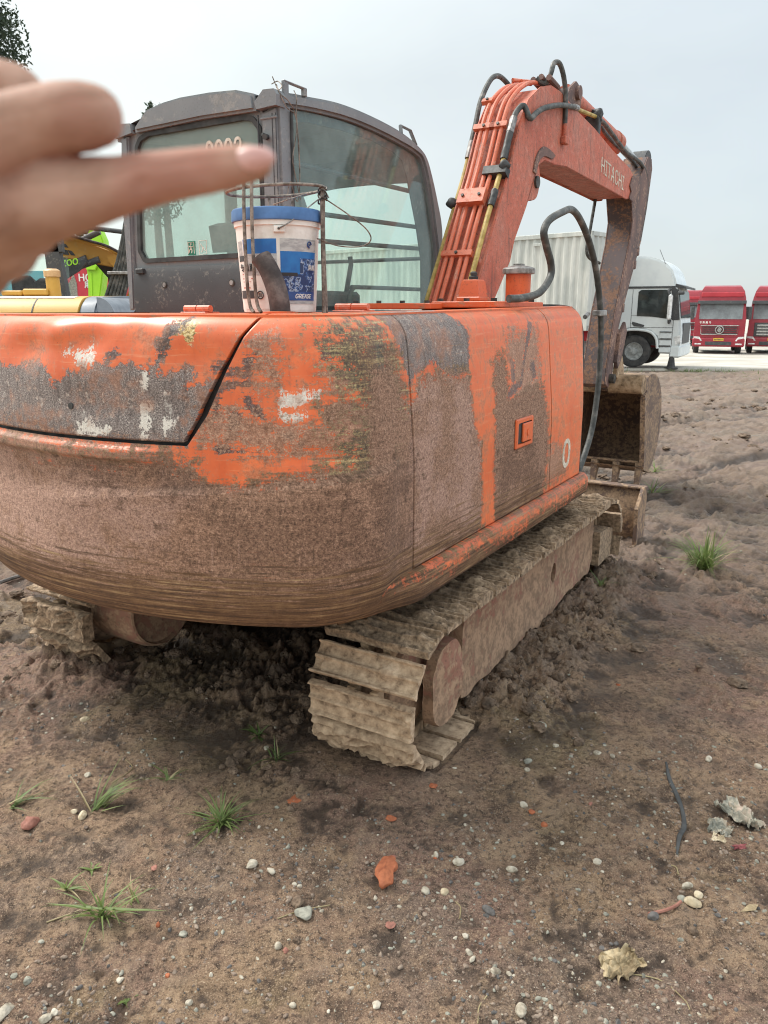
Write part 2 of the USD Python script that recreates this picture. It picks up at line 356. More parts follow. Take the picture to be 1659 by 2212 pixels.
mudc = g.ramp(fm, [(.22, (0.089, 0.048, 0.031)), (.42, (0.249, 0.139, 0.092)), (.58, (0.396, 0.230, 0.154)), (.78, (0.613, 0.386, 0.268))])
mudp = g.ramp(fm, [(.22, (0.134, 0.078, 0.059)), (.42, (0.344, 0.205, 0.156)), (.58, (0.510, 0.319, 0.243)), (.78, (0.702, 0.470, 0.367))])
mudb = g.ramp(fm, [(.22, (0.041, 0.022, 0.015)), (.42, (0.118, 0.062, 0.039)), (.58, (0.210, 0.115, 0.073)), (.8, (0.408, 0.246, 0.164))])
mudc = g.mix(edge(C[1], (nbig, 1.0), (nm, .5), w=.3), mudc, mudp); mudc = g.mix(g.mul(edge(C[2], (nbig, 1.1), (nm, .9), (ns, .9), w=.3), .68), mudc, mudb)
mudc = g.mix(g.mul(g.bw(nvert, .72, .95), .5), mudc, mudp)
mudc = g.mix(g.mul(g.bw(nm, .62, .9), .5), mudc, (.080, .046, .028))
zz = g.n('separate_xyz', 'y', vector=sv)
ns2 = ct(g.noise(g.mapv(sv, (2.2, 95, 1)), 1., 9, .75), .34, .66)
low = g.bw(g.add(g.bw(zz, 1.04, .70), g.mul(g.add(ns, -.5), 1.1)), .35, .85)
mudc = g.mix(g.mul(low, .9), mudc, g.ramp(g.add(g.mul(ns2, .68), g.add(g.mul(nm, .2), g.mul(nf, .12))), [(.15, (.035, .021, .012)), (.42, (.105, .052, .024)), (.62, (.24, .13, .06)), (.85, (.50, .35, .18))]))
tm_ = g.mul(edge(B[1], (nm, 1.0), (nf, .9), (ns, .8), (nk, .6), w=.12), .92); c = g.mix(tm_, c, mudc)
grm = g.mul(g.bw(g.add(g.mul(nbig, .5), g.mul(nm, .5)), .44, .76), .62); c = g.mix(grm, c, g.ramp(nk, [(.2, (.16, .06, .03)), (.8, (.40, .19, .11))]))
smr = edge(C[0], (nm, 1.0), (nk, .7), (ns2_, .8), w=.12); c = g.mix(g.mul(smr, .92), c, g.ramp(g.add(g.mul(nk, .5), g.mul(ns2_, .5)), [(.25, (.030, .024, .018)), (.5, (.085, .068, .045)), (.66, (.30, .22, .10)), (.85, (.52, .42, .24))]))
mm = edge(g.add(A[1], g.mul(smr, -.5)), (nm, .85), (nf, .5), (nk, .6), (ns, .6), w=.16); c = g.mix(mm, c, mudc)
c = g.mix(g.mul(g.mul(scr, g.bw(nm, .4, .75)), .75), c, g.ramp(nk, [(.2, (.11, .06, .04)), (.5, (.55, .15, .06)), (.85, (.60, .44, .26))]))
band = g.mul(g.mul(mm, g.add(g.mul(mm, -1.), 1.)), 3.2); c = g.mix(g.mul(band, g.bw(nm, .35, .7)), c, g.ramp(nk, [(.2, (.16, .12, .06)), (.8, (.50, .37, .19))]))
r = g.n('mix_float', 'result', fac=mm, a=g.n('mix_float', 'result', fac=gm, a=.38, b=.75), b=.95)
h = g.add(g.mul(mm, g.add(g.add(nf, nk), .3)), g.add(g.mul(gm, -.25), g.mul(g.mul(tm_, nf), .6)))
M['body'] = g.done(g.pbsdf(c, r, normal=g.bump(h, .7, .004)))
# ------------------------------------------------------------------ the excavator (measured frame: X right, Y forward, camera at X 2.33, Y 0; its base is at Y 3.4)
HEAD = math.radians(31.0)
FW, RT = np.array([math.sin(HEAD), math.cos(HEAD)]), np.array([math.cos(HEAD), -math.sin(HEAD)])
org = RT * (0 - 2.33) + FW * 3.4
exc = thing('excavator', 'worn muddy orange tracked excavator with grey cab, seen from its dented rear corner', 'excavator', (org[0], org[1], 0), -31.0)
def w2m(p): return np.stack([p[..., :2] @ RT + 2.33, p[..., :2] @ FW], -1)
def m2w(X, Y): return RT * (X - 2.33) + FW * Y


def ex(name, mesh, mat, parent=None, **k):
    if isinstance(mesh, list): mesh = cat_(mesh)
    elif hasattr(mesh, 'to_mesh'): mesh = cat_([mesh])
    return obj(name, mv(mesh, (0, -3.4, 0)), mat, parent or exc, **k)


R_, r_ = 1.75, .35; CXr = 1.03 - r_; DY = math.sqrt((R_ - r_) ** 2 - CXr ** 2); YC = 3.4 - DY; A1 = math.atan2(-DY, CXr)
_p = [(1.03, y, 1, 0) for y in np.linspace(4.42, YC, 300)]
_p += [(CXr + r_ * math.cos(a), YC + r_ * math.sin(a), math.cos(a), math.sin(a)) for a in np.linspace(0, A1, 150)[1:]]
_p += [(R_ * math.cos(a), 3.4 + R_ * math.sin(a), math.cos(a), math.sin(a)) for a in np.linspace(A1, -PI - A1, 900)[1:]]
_p += [(-CXr + r_ * math.cos(a), YC + r_ * math.sin(a), math.cos(a), math.sin(a)) for a in np.linspace(-PI - A1, -PI, 150)[1:]]
_p += [(-1.03, y, -1, 0) for y in np.linspace(YC, 4.42, 300)[1:]]
_p = np.array(_p); _s = np.r_[0, np.cumsum(np.linalg.norm(np.diff(_p[:, :2], axis=0), axis=1))]
def sm(x, a, b): t = np.clip((x - a) / (b - a), 0, 1); return t * t * (3 - 2 * t)


def skin(s, z, inset=0.):
    q = [np.interp(s, _s, _p[:, k]) for k in range(4)]
    q[2:] = [q[2] / np.hypot(q[2], q[3]), q[3] / np.hypot(q[2], q[3])]
    return np.stack([q[0] - q[2] * inset, q[1] - q[3] * inset, z + np.zeros_like(s)], 1)

ZT = 1.69
def ztop(s): return ZT + .034 * np.clip((2.3 - s) / 2.2, 0, 1)
def prof_in(s, z):
    """how far the shell lies inside the plan outline at height z"""
    rear = sm(s, 2.0, 2.35)
    i = .035 * np.clip((z - 1.15) / .45, 0, 1) ** 1.3
    k = np.clip((z - (ZT - .11)) / .11, 0, 1); i = i + .11 * (1 - np.sqrt(np.clip(1 - k ** 2, 0, 1)))
    k = np.clip((.86 - z) / .208, 0, 1); i = i + rear * .135 * (1 - np.sqrt(np.clip(1 - (k * .97) ** 2, 0, 1)))
    zc = np.interp(s, [2.1, 2.4, 2.7, 3.1, 3.4], [1.205, 1.195, 1.165, 1.144, 1.13])
    wdt = np.interp(s, [2.2, 3.0, 3.35, 3.8], [.015, .02, .05, .12])
    i = i - .026 * sm(s, 2.12, 2.3) * sm(zc - z, 0, wdt)
    # shelf under the hood on the left
    i = i - .018 * sm(s, 2.95, 3.15) * (sm(z, 1.215, 1.235) - sm(z, 1.262, 1.275))
    return i


def dents(s, z):
    p = np.stack([s * 1.0, z, 0 * s], 1)
    d = (meshkit.fbm(p * 2.6 + 3, 3, 5) - .5) * .018 * sm(s, 2.0, 2.2) * sm(z, .8, 1.0)
    for s0, z0, a, ws, wz in ((3.32, 1.60, .030, .10, .05), (3.62, 1.58, .030, .13, .06), (3.12, 1.62, .018, .08, .07), (3.47, 1.64, -.018, .09, .05), (2.92, 1.56, .012, .1, .06), (3.2, 1.40, .015, .25, .05), (3.75, 1.05, .03, .25, .14), (2.5, 1.25, .015, .12, .05), (1.5, 1.0, .006, .3, .2), (.9, 1.45, .005, .2, .15)):
        d = d + a * np.exp(-((s - s0) / ws) ** 2 - ((z - z0) / wz) ** 2)
    return d

WEAR = {'grey': [[(4.6, 1.50), (3.76, 1.52), (3.66, 1.51), (3.56, 1.53), (3.5, 1.5), (3.49, 1.46), (3.41, 1.51), (3.34, 1.5), (3.26, 1.54), (3.2, 1.53), (3.14, 1.54), (3.1, 1.53), (3.05, 1.53), (3.04, 1.6), (3.0, 1.66), (2.96, 1.68), (2.92, 1.68), (2.96, 1.65), (3.0, 1.6), (3.02, 1.55), (3.05, 1.51), (2.99, 1.51), (2.93, 1.53), (2.9, 1.51), (2.94, 1.47), (2.89, 1.48), (2.84, 1.49), (2.87, 1.42), (2.94, 1.28), (3.11, 1.28), (3.4, 1.28), (4.6, 1.28)], [(2.18, 1.72), (1.94, 1.75), (1.7, 1.72), (1.55, 1.62), (1.54, 1.58), (1.56, 1.46), (1.68, 1.44), (1.86, 1.5), (1.99, 1.49), (2.05, 1.44), (2.08, 1.52), (2.14, 1.64)], [(2.66, 1.33), (2.6, 1.34), (2.56, 1.29), (2.61, 1.3)]],
 'dark': [[(2.86, 1.54), (2.8, 1.55), (2.81, 1.52), (2.85, 1.51)], [(2.75, 1.57), (2.69, 1.58), (2.7, 1.55), (2.71, 1.55), (2.73, 1.47), (2.76, 1.47), (2.75, 1.54)], [(2.81, 1.52), (2.76, 1.53), (2.76, 1.51), (2.8, 1.5)], [(2.81, 1.49), (2.76, 1.49), (2.77, 1.46), (2.81, 1.46)], [(2.84, 1.47), (2.81, 1.47), (2.84, 1.35), (2.87, 1.35)], [(2.75, 1.45), (2.72, 1.44), (2.7, 1.41), (2.67, 1.37), (2.69, 1.36), (2.74, 1.4), (2.75, 1.42)], [(2.85, 1.29), (2.8, 1.29), (2.79, 1.28), (2.69, 1.28), (2.7, 1.26), (2.85, 1.26)], [(2.8, 1.4), (2.75, 1.4), (2.76, 1.32), (2.81, 1.32)], [(2.5, 1.59), (2.39, 1.59), (2.4, 1.56), (2.45, 1.55), (2.5, 1.55)], [(2.45, 1.51), (2.37, 1.53), (2.36, 1.45), (2.43, 1.47)], [(3.22, 1.58), (3.19, 1.58), (3.19, 1.55), (3.23, 1.55)], [(3.0, 1.17), (2.95, 1.17), (2.92, 1.09), (2.94, 1.03), (2.99, 1.03), (3.02, 1.09)], [(3.04, 1.6), (3.0, 1.65), (2.98, 1.63), (3.01, 1.56), (3.04, 1.55)], [(2.41, .99), (2.26, .97), (2.26, .86), (2.37, .86)], [(1.12, 1.48), (1.05, 1.47), (1.06, 1.37), (1.11, 1.38)], [(1.17, 1.31), (1.15, 1.35), (1.0, 1.40), (.93, 1.52), (.86, 1.63), (.82, 1.62), (.9, 1.48), (.97, 1.35)], [(.86, 1.47), (.80, 1.46), (.78, 1.38), (.84, 1.36), (.88, 1.42)], [(2.26, 1.61), (2.2, 1.6), (2.21, 1.52), (2.26, 1.5)]],
 'white': [[(2.63, 1.46), (2.56, 1.45), (2.5, 1.46), (2.51, 1.44), (2.56, 1.43), (2.57, 1.41), (2.63, 1.4)], [(2.63, 1.39), (2.55, 1.39), (2.55, 1.38), (2.57, 1.37), (2.63, 1.37)], [(3.42, 1.57), (3.33, 1.58), (3.29, 1.56), (3.3, 1.53), (3.34, 1.53), (3.41, 1.56)], [(3.11, 1.4), (3.09, 1.42), (3.07, 1.34), (3.1, 1.29), (3.11, 1.36)], [(3.37, 1.34), (3.23, 1.33), (3.26, 1.3), (3.37, 1.3)], [(3.03, 1.36), (2.99, 1.36), (3., 1.33), (3.02, 1.32)], [(3.09, 1.52), (3.07, 1.51), (3.08, 1.46), (3.09, 1.46)]],
 'mud': [[(7.2, 1.25), (3.84, 1.25), (3.6, 1.21), (3.41, 1.22), (3.21, 1.22), (3.03, 1.24), (2.9, 1.23), (2.89, 1.19), (2.76, 1.17), (2.7, 1.19), (2.6, 1.21), (2.46, 1.23), (2.38, 1.24), (2.37, 1.34), (2.42, 1.38), (2.5, 1.35), (2.5, 1.41), (2.43, 1.44), (2.37, 1.43), (2.35, 1.51), (2.33, 1.58), (2.12, 1.56), (2.0, .5), (7.2, .5)], [(2.26, 1.61), (2.17, 1.61), (2.1, 1.5), (2.06, 1.37), (2.02, 1.41), (1.93, 1.48), (1.82, 1.48), (1.55, 1.45), (1.51, 1.24), (1.44, 1.17), (1.43, 1.03), (1.39, .88), (1.42, .79), (1.28, .79), (1.32, 1.07), (1.31, 1.49), (1.19, 1.5), (1.12, 1.34), (.69, 1.34), (.6, 1.05), (.64, .7), (1.48, .7), (2.04, .7), (2.26, .7)]],
 'dirt': [[(2.80, 1.40), (2.62, 1.36), (2.45, 1.38), (2.42, 1.25), (2.75, 1.26)], [(2.72, 1.62), (2.66, 1.63), (2.62, 1.5), (2.70, 1.45)], [(4.6, 1.30), (3.6, 1.30), (3.3, 1.27), (3.0, 1.27), (2.9, 1.2), (3.2, 1.15), (4.6, 1.15)], [(3.83, 1.28), (3.4, 1.26), (2.94, 1.25), (2.9, 1.23), (2.89, 1.18), (3.21, 1.16), (3.54, 1.15)], [(2.5, 1.54), (2.36, 1.53), (2.35, 1.43), (2.49, 1.44)], [(2.51, 1.43), (2.28, 1.43), (2.28, 1.23), (2.5, 1.26)], [(1.15, 1.58), (.76, 1.6), (.71, 1.23), (1.11, 1.27)], [(.64, 1.03), (.42, 1.), (.26, .82), (.6, .8)], [(2.89, 1.39), (2.77, 1.41), (2.7, 1.3), (2.79, 1.29), (2.9, 1.29)]],
 'yellow': [[(2.98, 1.67), (2.92, 1.67), (2.9, 1.62), (2.94, 1.6), (2.96, 1.65), (3.01, 1.58), (3.01, 1.6)], [(3.02, 1.04), (3., 1.04), (3.01, .96), (3.02, .96)], [(2.48, 1.23), (2.38, 1.25), (2.38, 1.22), (2.47, 1.22)]],
 'smear': [[(2.52, 1.64), (2.2, 1.68), (2.10, 1.45), (2.09, .98), (2.24, .95), (2.30, 1.3), (2.40, 1.48)], [(2.45, 1.30), (2.30, 1.34), (2.26, 1.12), (2.42, 1.1)], [(2.9, .80), (2.1, .82), (2.1, .70), (2.9, .69)]],
 'pale': [[(4.2, 1.22), (3.3, 1.16), (2.95, 1.12), (3.1, .96), (3.5, .86), (4.3, .86)], [(2.04, 1.48), (1.84, 1.45), (1.86, 1.0), (1.9, .78), (2.03, .78)], [(1.7, 1.4), (1.5, 1.4), (1.5, .8), (1.7, .8)]],
 'brown': [[(2.9, 1.10), (2.5, 1.16), (2.1, 1.16), (2.06, .80), (2.5, .72), (2.95, .78)], [(3.4, 1.22), (2.9, 1.22), (2.8, 1.15), (3.3, 1.16)], [(1.3, 1.1), (.8, 1.06), (.7, .8), (1.28, .8)]],
 'clear': [[(2.87, 1.25), (2.47, 1.25), (2.48, 1.23), (2.61, 1.22), (2.72, 1.18), (2.87, 1.18), (2.89, 1.23)], [(1.54, 1.46), (1.34, 1.45), (1.3, .77), (1.42, .81), (1.41, 1.09), (1.52, 1.28)], [(1.83, .92), (1.69, .9), (1.71, .84), (1.82, .87)], [(2.2, 1.25), (2.09, 1.24), (2.1, 1.19), (2.19, 1.2)]]}
WSOFT = {'grey': .07, 'dark': .035, 'white': .03, 'mud': .10, 'dirt': .10, 'yellow': .04, 'clear': .06, 'smear': .16, 'pale': .30, 'brown': .30}


def wear(s, z):
    p = np.stack([s, z], 1); out = {}
    for k, polys in WEAR.items():
        m = np.full(len(p), -9.)
        for q in polys:
            q = np.array(q); lo, hi = q.min(0) - .15, q.max(0) + .15
            i = np.where(((p > lo) & (p < hi)).all(1))[0]
            if len(i): m[i] = np.maximum(m[i], poly_sd(p[i], q))
        out[k] = np.clip(.5 + m / WSOFT[k], -.5, 1.5)
    mud = out['mud'] - .48 * np.clip(out['clear'], 0, 1) - 1.2 * np.clip(out['dark'], 0, 1) * (s < 1.3); out['dirt'] = out['dirt'] - 1.2 * np.clip(out['dark'], 0, 1) * (s < 1.3)
    return {'wear_a': np.stack([out['grey'], mud, out['dark']], 1), 'wear_b': np.stack([out['white'], out['dirt'], out['yellow']], 1), 'wear_c': np.stack([out['smear'], out['pale'], out['brown']], 1), 'surf': np.stack([s, z, 0 * s], 1)}


def shell(name, us, zs, smap=None, extra=None, label=None, out=0., lip=.03, edges='lrb'):
    """a piece of the outer skin over s = smap(u, z), with its edges folded inwards"""
    U, W = np.meshgrid(us, zs); S = smap(U, W) if smap else U; nu, nz = len(us), len(zs)
    s, z = S.ravel(), W.ravel(); fin = prof_in(s, z) + dents(s, z) - out
    if extra is not None: fin = fin + extra(s, z)
    ins = fin.reshape(nz, nu); SS, ZZ, II = S, W, ins
    if 'b' in edges: SS, ZZ, II = np.vstack([SS[:1], SS]), np.vstack([ZZ[:1], ZZ]), np.vstack([II[:1] + lip, II])
    if 'l' in edges: SS, ZZ, II = np.hstack([SS[:, :1], SS]), np.hstack([ZZ[:, :1], ZZ]), np.hstack([II[:, :1] + lip, II])
    if 'r' in edges: SS, ZZ, II = np.hstack([SS, SS[:, -1:]]), np.hstack([ZZ, ZZ[:, -1:]]), np.hstack([II, II[:, -1:] + lip])
    v = skin(SS.ravel(), ZZ.ravel(), II.ravel()); b, a = SS.shape
    v[:, 2] += (ztop(SS.ravel()) - ZT) * sm(ZZ.ravel(), 1.3, 1.69)
    i = (np.arange(a - 1)[None] + a * np.arange(b - 1)[:, None]).ravel()
    f = np.vstack([np.stack([i, i + a + 1, i + 1], 1), np.stack([i, i + a, i + a + 1], 1)])
    return tm(v, f), SS.ravel(), ZZ.ravel()


ZU = np.r_[np.linspace(1.283, 1.58, 50)[1:], ZT - .11 + .11 * np.sin(np.linspace(0, PI / 2, 26))[1:]]
ZL = np.r_[.652 + .208 * (1 - np.cos(np.linspace(0, PI / 2, 30))), np.linspace(.86, 1.283, 72)[1:]]
us_ = np.r_[np.linspace(2.05, 4.2, 360), np.linspace(4.2, 6.9, 120)[1:]]
def seam(z): return np.interp(z, [1.283, 1.29, 1.38, 1.52, 1.62, 1.673, 1.70], [2.945, 2.938, 2.874, 2.806, 2.75, 2.705, 2.665])
pieces = [shell('', us_, ZL, edges='l')]
pieces.append(shell('', np.linspace(0, 1, 130), np.r_[1.283, ZU], smap=lambda u, z: 2.05 + u * (seam(z) - 2.05 - .004), edges='lr', lip=.05))
mesh = cat_([p[0] for p in pieces]); sS, sZ = np.concatenate([p[1] for p in pieces]), np.concatenate([p[2] for p in pieces])
ex('counterweight', mesh, M['body'], prim=wear(sS, sZ), label='mud caked rounded rear counterweight with scraped orange paint')
# bottom plate closing the body
pl = skin(np.linspace(0, _s[-1], 200), .655, .16)[:, :2]
ex('floor_plate', prism(pl, .62, .656, 'z'), M['cabdark'])
gapw = lambda z: np.interp(z, [1.29, 1.4, 1.55, 1.69], [.016, .026, .014, .005])
hs = shell('', np.r_[np.linspace(0, .40, 240), np.linspace(.40, 1, 90)[1:]], np.r_[1.2935, ZU[2:]], smap=lambda u, z: seam(z) + gapw(z) + u * (6.1 - seam(z) - gapw(z)), edges='lb', lip=.025)
ex('engine_hood', hs[0], M['body'], prim=wear(hs[1], hs[2]), label='dented orange engine hood worn to grey primer')
ex('hood_recess', shell('', np.linspace(2.6, 6.2, 200), np.linspace(1.24, 1.67, 12), out=-.035, edges='')[0], M['black'])
ZD = np.r_[np.linspace(.772, 1.58, 120), ZU[49:] ]
sl = lambda z: np.interp(z, [.77, 1.66, 1.75], [.555, .60, .60])
ds = shell('', np.linspace(0, 1, 210), ZD, smap=lambda u, z: sl(z) + .006 + u * (2.043 - sl(z) - .006), edges='lrb', lip=.02)
door = ex('side_door', ds[0], M['body'], prim=wear(ds[1], ds[2]), label='tall muddy orange side door with recessed latch')
fs = shell('', np.linspace(0, 1, 70), ZD, smap=lambda u, z: .035 + u * (sl(z) - .035), edges='lrb', lip=.06)
ex('front_side_panel', fs[0], M['body'], prim=wear(fs[1], fs[2]))
ex('inner_bulkhead', prism([(-.2, .62), (1.0, .62), (1.0, 1.56), (.9, 1.66), (-.2, 1.66)], 4.30, 4.345, 'y'), M['cabdark'])
ex('side_gasket', tube([(1.015, 4.405, .78), (1.0, 4.405, 1.3), (.985, 4.405, 1.56), (.955, 4.405, 1.66), (.88, 4.405, 1.712), (.6, 4.405, 1.718)], .016, 8, 6), M['black'])
# door seams shown as thin dark gaps: backing
ex('door_frame', shell('', np.linspace(.05, 2.2, 80), np.linspace(.76, 1.66, 14), out=-.03, edges='')[0], M['black'])
# latch
lp = lambda s, z, d=0: skin(np.array([s]), np.array([z]), np.array([prof_in(np.array([s]), np.array([z]))[0] - d]))[0]
lx = 1.03 - prof_in(np.array([1.]), np.array([1.15]))[0]; ly = lambda s: 4.42 - s
fr = man(box(lx - .004, lx + .010, ly(1.085), ly(.865), 1.072, 1.212)) - man(box(lx - .02, lx + .03, ly(1.062), ly(.89), 1.092, 1.192))
latch = ex('latch_frame', fr, M['orange'], door)
ex('latch_pocket', box(lx - .003, lx + .0035, ly(1.06), ly(.892), 1.094, 1.19, .001), M['black'], door)
ex('latch_paddle', [box(lx + .0036, lx + .016, ly(1.01), ly(.895), 1.098, 1.186, .004), mv(lathe([(.014, 0), (.014, .004), (.0, .004)], 14), (0, 0, 0), R=[[0, 0, 1], [0, 1, 0], [-1, 0, 0]]) if False else rod((lx + .015, ly(.95), 1.14), (lx + .019, ly(.95), 1.14), .017, 14)], M['orange'], door)
lh = skin(np.array([3.40]), np.array([1.39]), prof_in(np.array([3.40]), np.array([1.39])) + dents(np.array([3.40]), np.array([1.39])) - .004)[0]
ex('lock_hole', rod(lh, lh + np.array([0, .012, 0]), .011, 14), M['black'])
# number on front panel: worn white 0
def ring_txt(txt, h): return meshkit.text_mesh(txt, h, .002, True)
t = ring_txt('0', .15); v = np.array(t.vertices); t = tm(np.stack([1.03 - .0 + v[:, 2], ly(.38) + v[:, 0] * 1.15, .86 + v[:, 1]], 1), t.faces)
ex('panel_number', t, M['decalworn'])
# sill rail
sp = np.linspace(-.03, 2.42, 96); pr = [(-.02, .648), (.012, .640), (.034, .655), (.040, .70), (.036, .745), (.016, .768), (-.02, .772)]
vv, ff = [], []
for k, s0 in enumerate(sp):
    fade = 1 - sm(np.array([s0]), 2.02, 2.40)[0]
    for o_, z0 in pr:
        S0 = np.array([max(s0, 0)]); q = skin(S0, np.array([z0]), prof_in(S0, np.array([z0])) * (s0 > 2.0) - (o_ if o_ < 0 else o_ * fade - .012 * (1 - fade)))[0]; q[1] += -min(s0, 0); vv.append(q)
n_ = len(pr)
for k in range(len(sp) - 1):
    for j in range(n_ - 1): A_ = k * n_ + j; ff += [(A_, A_ + 1, A_ + n_ + 1), (A_, A_ + n_ + 1, A_ + n_)]
ff += [(0, j + 1, j) for j in range(1, n_ - 1)]
sill = tm(vv, ff); Z = np.array(vv)[:, 2]; S_ = np.repeat(sp, n_)
w_ = {'wear_a': np.stack([-.2 + 0 * S_, np.clip(.50 + .5 * np.sin(S_ * 9 + 1) * .35 + sm(S_, 1.2, 2.) * .5 - (Z > .74) * .5 + (Z < .69) * .35, -.5, 1.3), 0 * S_ - .4], 1), 'wear_b': np.stack([0 * S_ - .4, .5 + .0 * S_, .1 + 0 * S_], 1), 'wear_c': np.stack([-.5 + .4 * (Z < .70), 0 * S_, .1 + .5 * (Z < .70)], 1), 'surf': np.stack([S_, Z, 0 * S_], 1)}
ex('sill_rail', sill, M['body'], prim=w_, label='rounded sill rail below the side door, half bare half muddy')
# top deck
deck = skin(np.linspace(.03, 6.0, 260), ZT, .10)[:, :2]; deck = np.vstack([deck, [(-.93, 2.98), (.0, 2.98), (.0, 3.55), (.0, 4.40)]])
dk = prism(deck, 0, .02, 'z'); v = np.array(dk.vertices); tilt = .034 * np.clip((v[:, 1] - 2.1) / 2.2, 0, 1) * sm(v[:, 0], -.2, .6)
ex('top_deck', tm(v + np.stack([0 * tilt, 0 * tilt, tilt + ZT - .0235], 1), dk.faces), M['orange'])
def top_z(X, Y): return ZT + .034 * np.clip((Y - 2.1) / 2.2, 0, 1) * sm(np.array([X]), -.2, .6)[0] - .003
# hinges
for (x, y, L_) in ((.145, 2.25, .13), (.61, 2.62, .15)):
    h_ = ex('hinge', [rod((x - L_ / 2, y, top_z(x, y) + .017), (x - L_ * .02 , y, top_z(x, y) + .017), .014, 10), rod((x + L_ * .02, y, top_z(x, y) + .017), (x + L_ / 2, y, top_z(x, y) + .017), .014, 10), box(x - L_ / 2, x + L_ / 2, y - .03, y + .05, top_z(x, y) + .001, top_z(x, y) + .006, .002)], M['pipe'])
# valve cover plates with bolts
p1 = ex('cover_plate', [box(.12, .60, 3.30, 3.95, 1.705, 1.733, .004)], M['orange'])
for x in np.linspace(.16, .56, 4): ex('bolt', lathe([(.014, 0), (.014, .012), (.0, .012)], 6, (x, 3.34, 1.733)), M['boltdark'], p1)
p2 = ex('cover_plate', [box(.54, .88, 3.42, 4.05, 1.712, 1.741, .004)], M['orange'])
for x, y in ((.57, 3.46), (.71, 3.46), (.85, 3.46), (.85, 3.7), (.85, 3.95)): ex('bolt', lathe([(.016, 0), (.016, .014), (.0, .014)], 6, (x, y, 1.741)), M['boltdark'], p2)
ex('breather_block', [box(.575, .705, 3.62, 3.75, 1.741, 1.765, .006), hull([(x, y, z) for z, a in ((1.765, .055), (1.838, .045), (1.848, .038)) for x in (.64 - a, .64 + a) for y in (3.685 - a, 3.685 + a)])], M['orange'])
ex('breather_knob', lathe([(.022, 1.848), (.024, 1.862), (.016, 1.866), (.018, 1.882), (.008, 1.888), (0, 1.888)], 10, (.64, 3.685, 0)), M['black'])
cn = ex('tank_canister', lathe([(.066, 1.70), (.066, 1.885), (.066, 1.89)], 32, (.735, 4.05, 0)), M['orange'])
ex('canister_lid', lathe([(.070, 1.885), (.084, 1.887), (.086, 1.893), (.086, 1.912), (.080, 1.918), (.05, 1.926), (.03, 1.930), (.03, 1.938), (0, 1.938)], 32, (.735, 4.05, 0)), M['metal'], cn)
ex('handrail', tube([(.90, 3.52, 1.752), (.93, 3.62, 1.757), (.95, 3.79, 1.784), (.95, 3.934, 1.859), (.95, 3.937, 1.927), (.95, 3.855, 2.01), (.95, 3.812, 2.072), (.95, 3.883, 2.131), (.95, 4.071, 2.186), (.95, 4.222, 2.212), (.95, 4.388, 2.17), (.95, 4.587, 2.059), (.95, 4.769, 1.887), (.95, 4.916, 1.617), (.95, 4.958, 1.33), (.95, 4.935, 1.127), (.95, 4.874, .956), (.95, 4.747, .811), (.95, 4.6, .70)], .0185, 12, 6), M['hose'], label='bent grey rubber covered handrail tube beside the boom')
ex('rail_clamp', [box(.925, .975, 4.80, 4.95, 1.665, 1.70, .005), rod((.90, 4.80, 1.68), (.90, 4.74, 1.66), .014, 8)], M['metal'])
# exhaust
a = np.linspace(0, 1, 14); ep = np.stack([.585 - .085 * a ** 2.2, 2.2 + 0 * a, 1.675 + .215 * a], 1)
ct = tube(ep, [.036, .036, .034], 22); cv = np.array(ct.vertices)
cv[:, 0] -= .02 * sm(cv[:, 2], 1.83, 1.9) * (cv[:, 0] < .51)
pipe = man(tm(cv, ct.faces)) - man(tube(ep[5:] + (ep[-1] - ep[-2]) * np.linspace(0, 1, 9)[:, None], .030, 18)) 
cutter = hull([(x, y, z) for x, z in ((.40, 1.80), (.40, 2.0), (.60, 2.0), (.535, 1.895)) for y in (2.0, 2.4)])
ex('exhaust_pipe', pipe - man(cutter), M['exhaust'], label='curved rusty exhaust stub with slanted open mouth')
ex('exhaust_collar', lathe([(.062, 0), (.062, .006), (.043, .008)], 24, (.585, 2.2, 1.6885)), M['orange'])
# wire hoop rack around the grease bucket
HX, HY, HR = .425, 2.40, .180
an = np.linspace(0, 2 * PI, 49)
rk = ex('wire_rack', tube(np.stack([HX + HR * np.cos(an), HY + HR * np.sin(an), 2.125 + .012 * np.sin(an + .5)], 1), .0055, 8), M['rust'], label='bent rusty wire hoop rack welded to the hood')
for aa, dx in ((-1.56, 0), (-1.38, 0)):
    bx, by = HX + HR * math.cos(aa), HY + HR * math.sin(aa)
    ex('rack_leg', tube([(bx, by, 2.14), (bx + .004, by - .01, 2.06), (bx + .006, by - .015, 1.95), (bx + .012, by - .02, 1.80), (bx + .02, by - .02, 1.72), (bx + .045, by - .03, 1.692)], .0065, 8, 6), M['rust'], rk)
for aa, d in ((.24, 0), (.33, .004), (1.9, 0), (2.4, 0)):
    bx, by = HX + HR * math.cos(aa), HY + HR * math.sin(aa)
    ex('rack_leg', tube([(bx, by, 2.13), (bx - d, by, 1.95), (bx, by + d, 1.69)], (.0075 if aa < .5 else .0055), 8, 4), M['rust'], rk)
bx, by = HX + HR * math.cos(.28), HY + HR * math.sin(.28)
ex('binding_wire', [tube(np.stack([bx + .016 * np.cos(k * 2.1 + np.linspace(0, 6, 20)), by + .016 * np.sin(k * 2.1 + np.linspace(0, 6, 20)), 2.085 + .012 * k + .01 * np.sin(np.linspace(0, 9, 20))], 1), .0032, 6) for k in range(4)], M['boltdark'], rk)
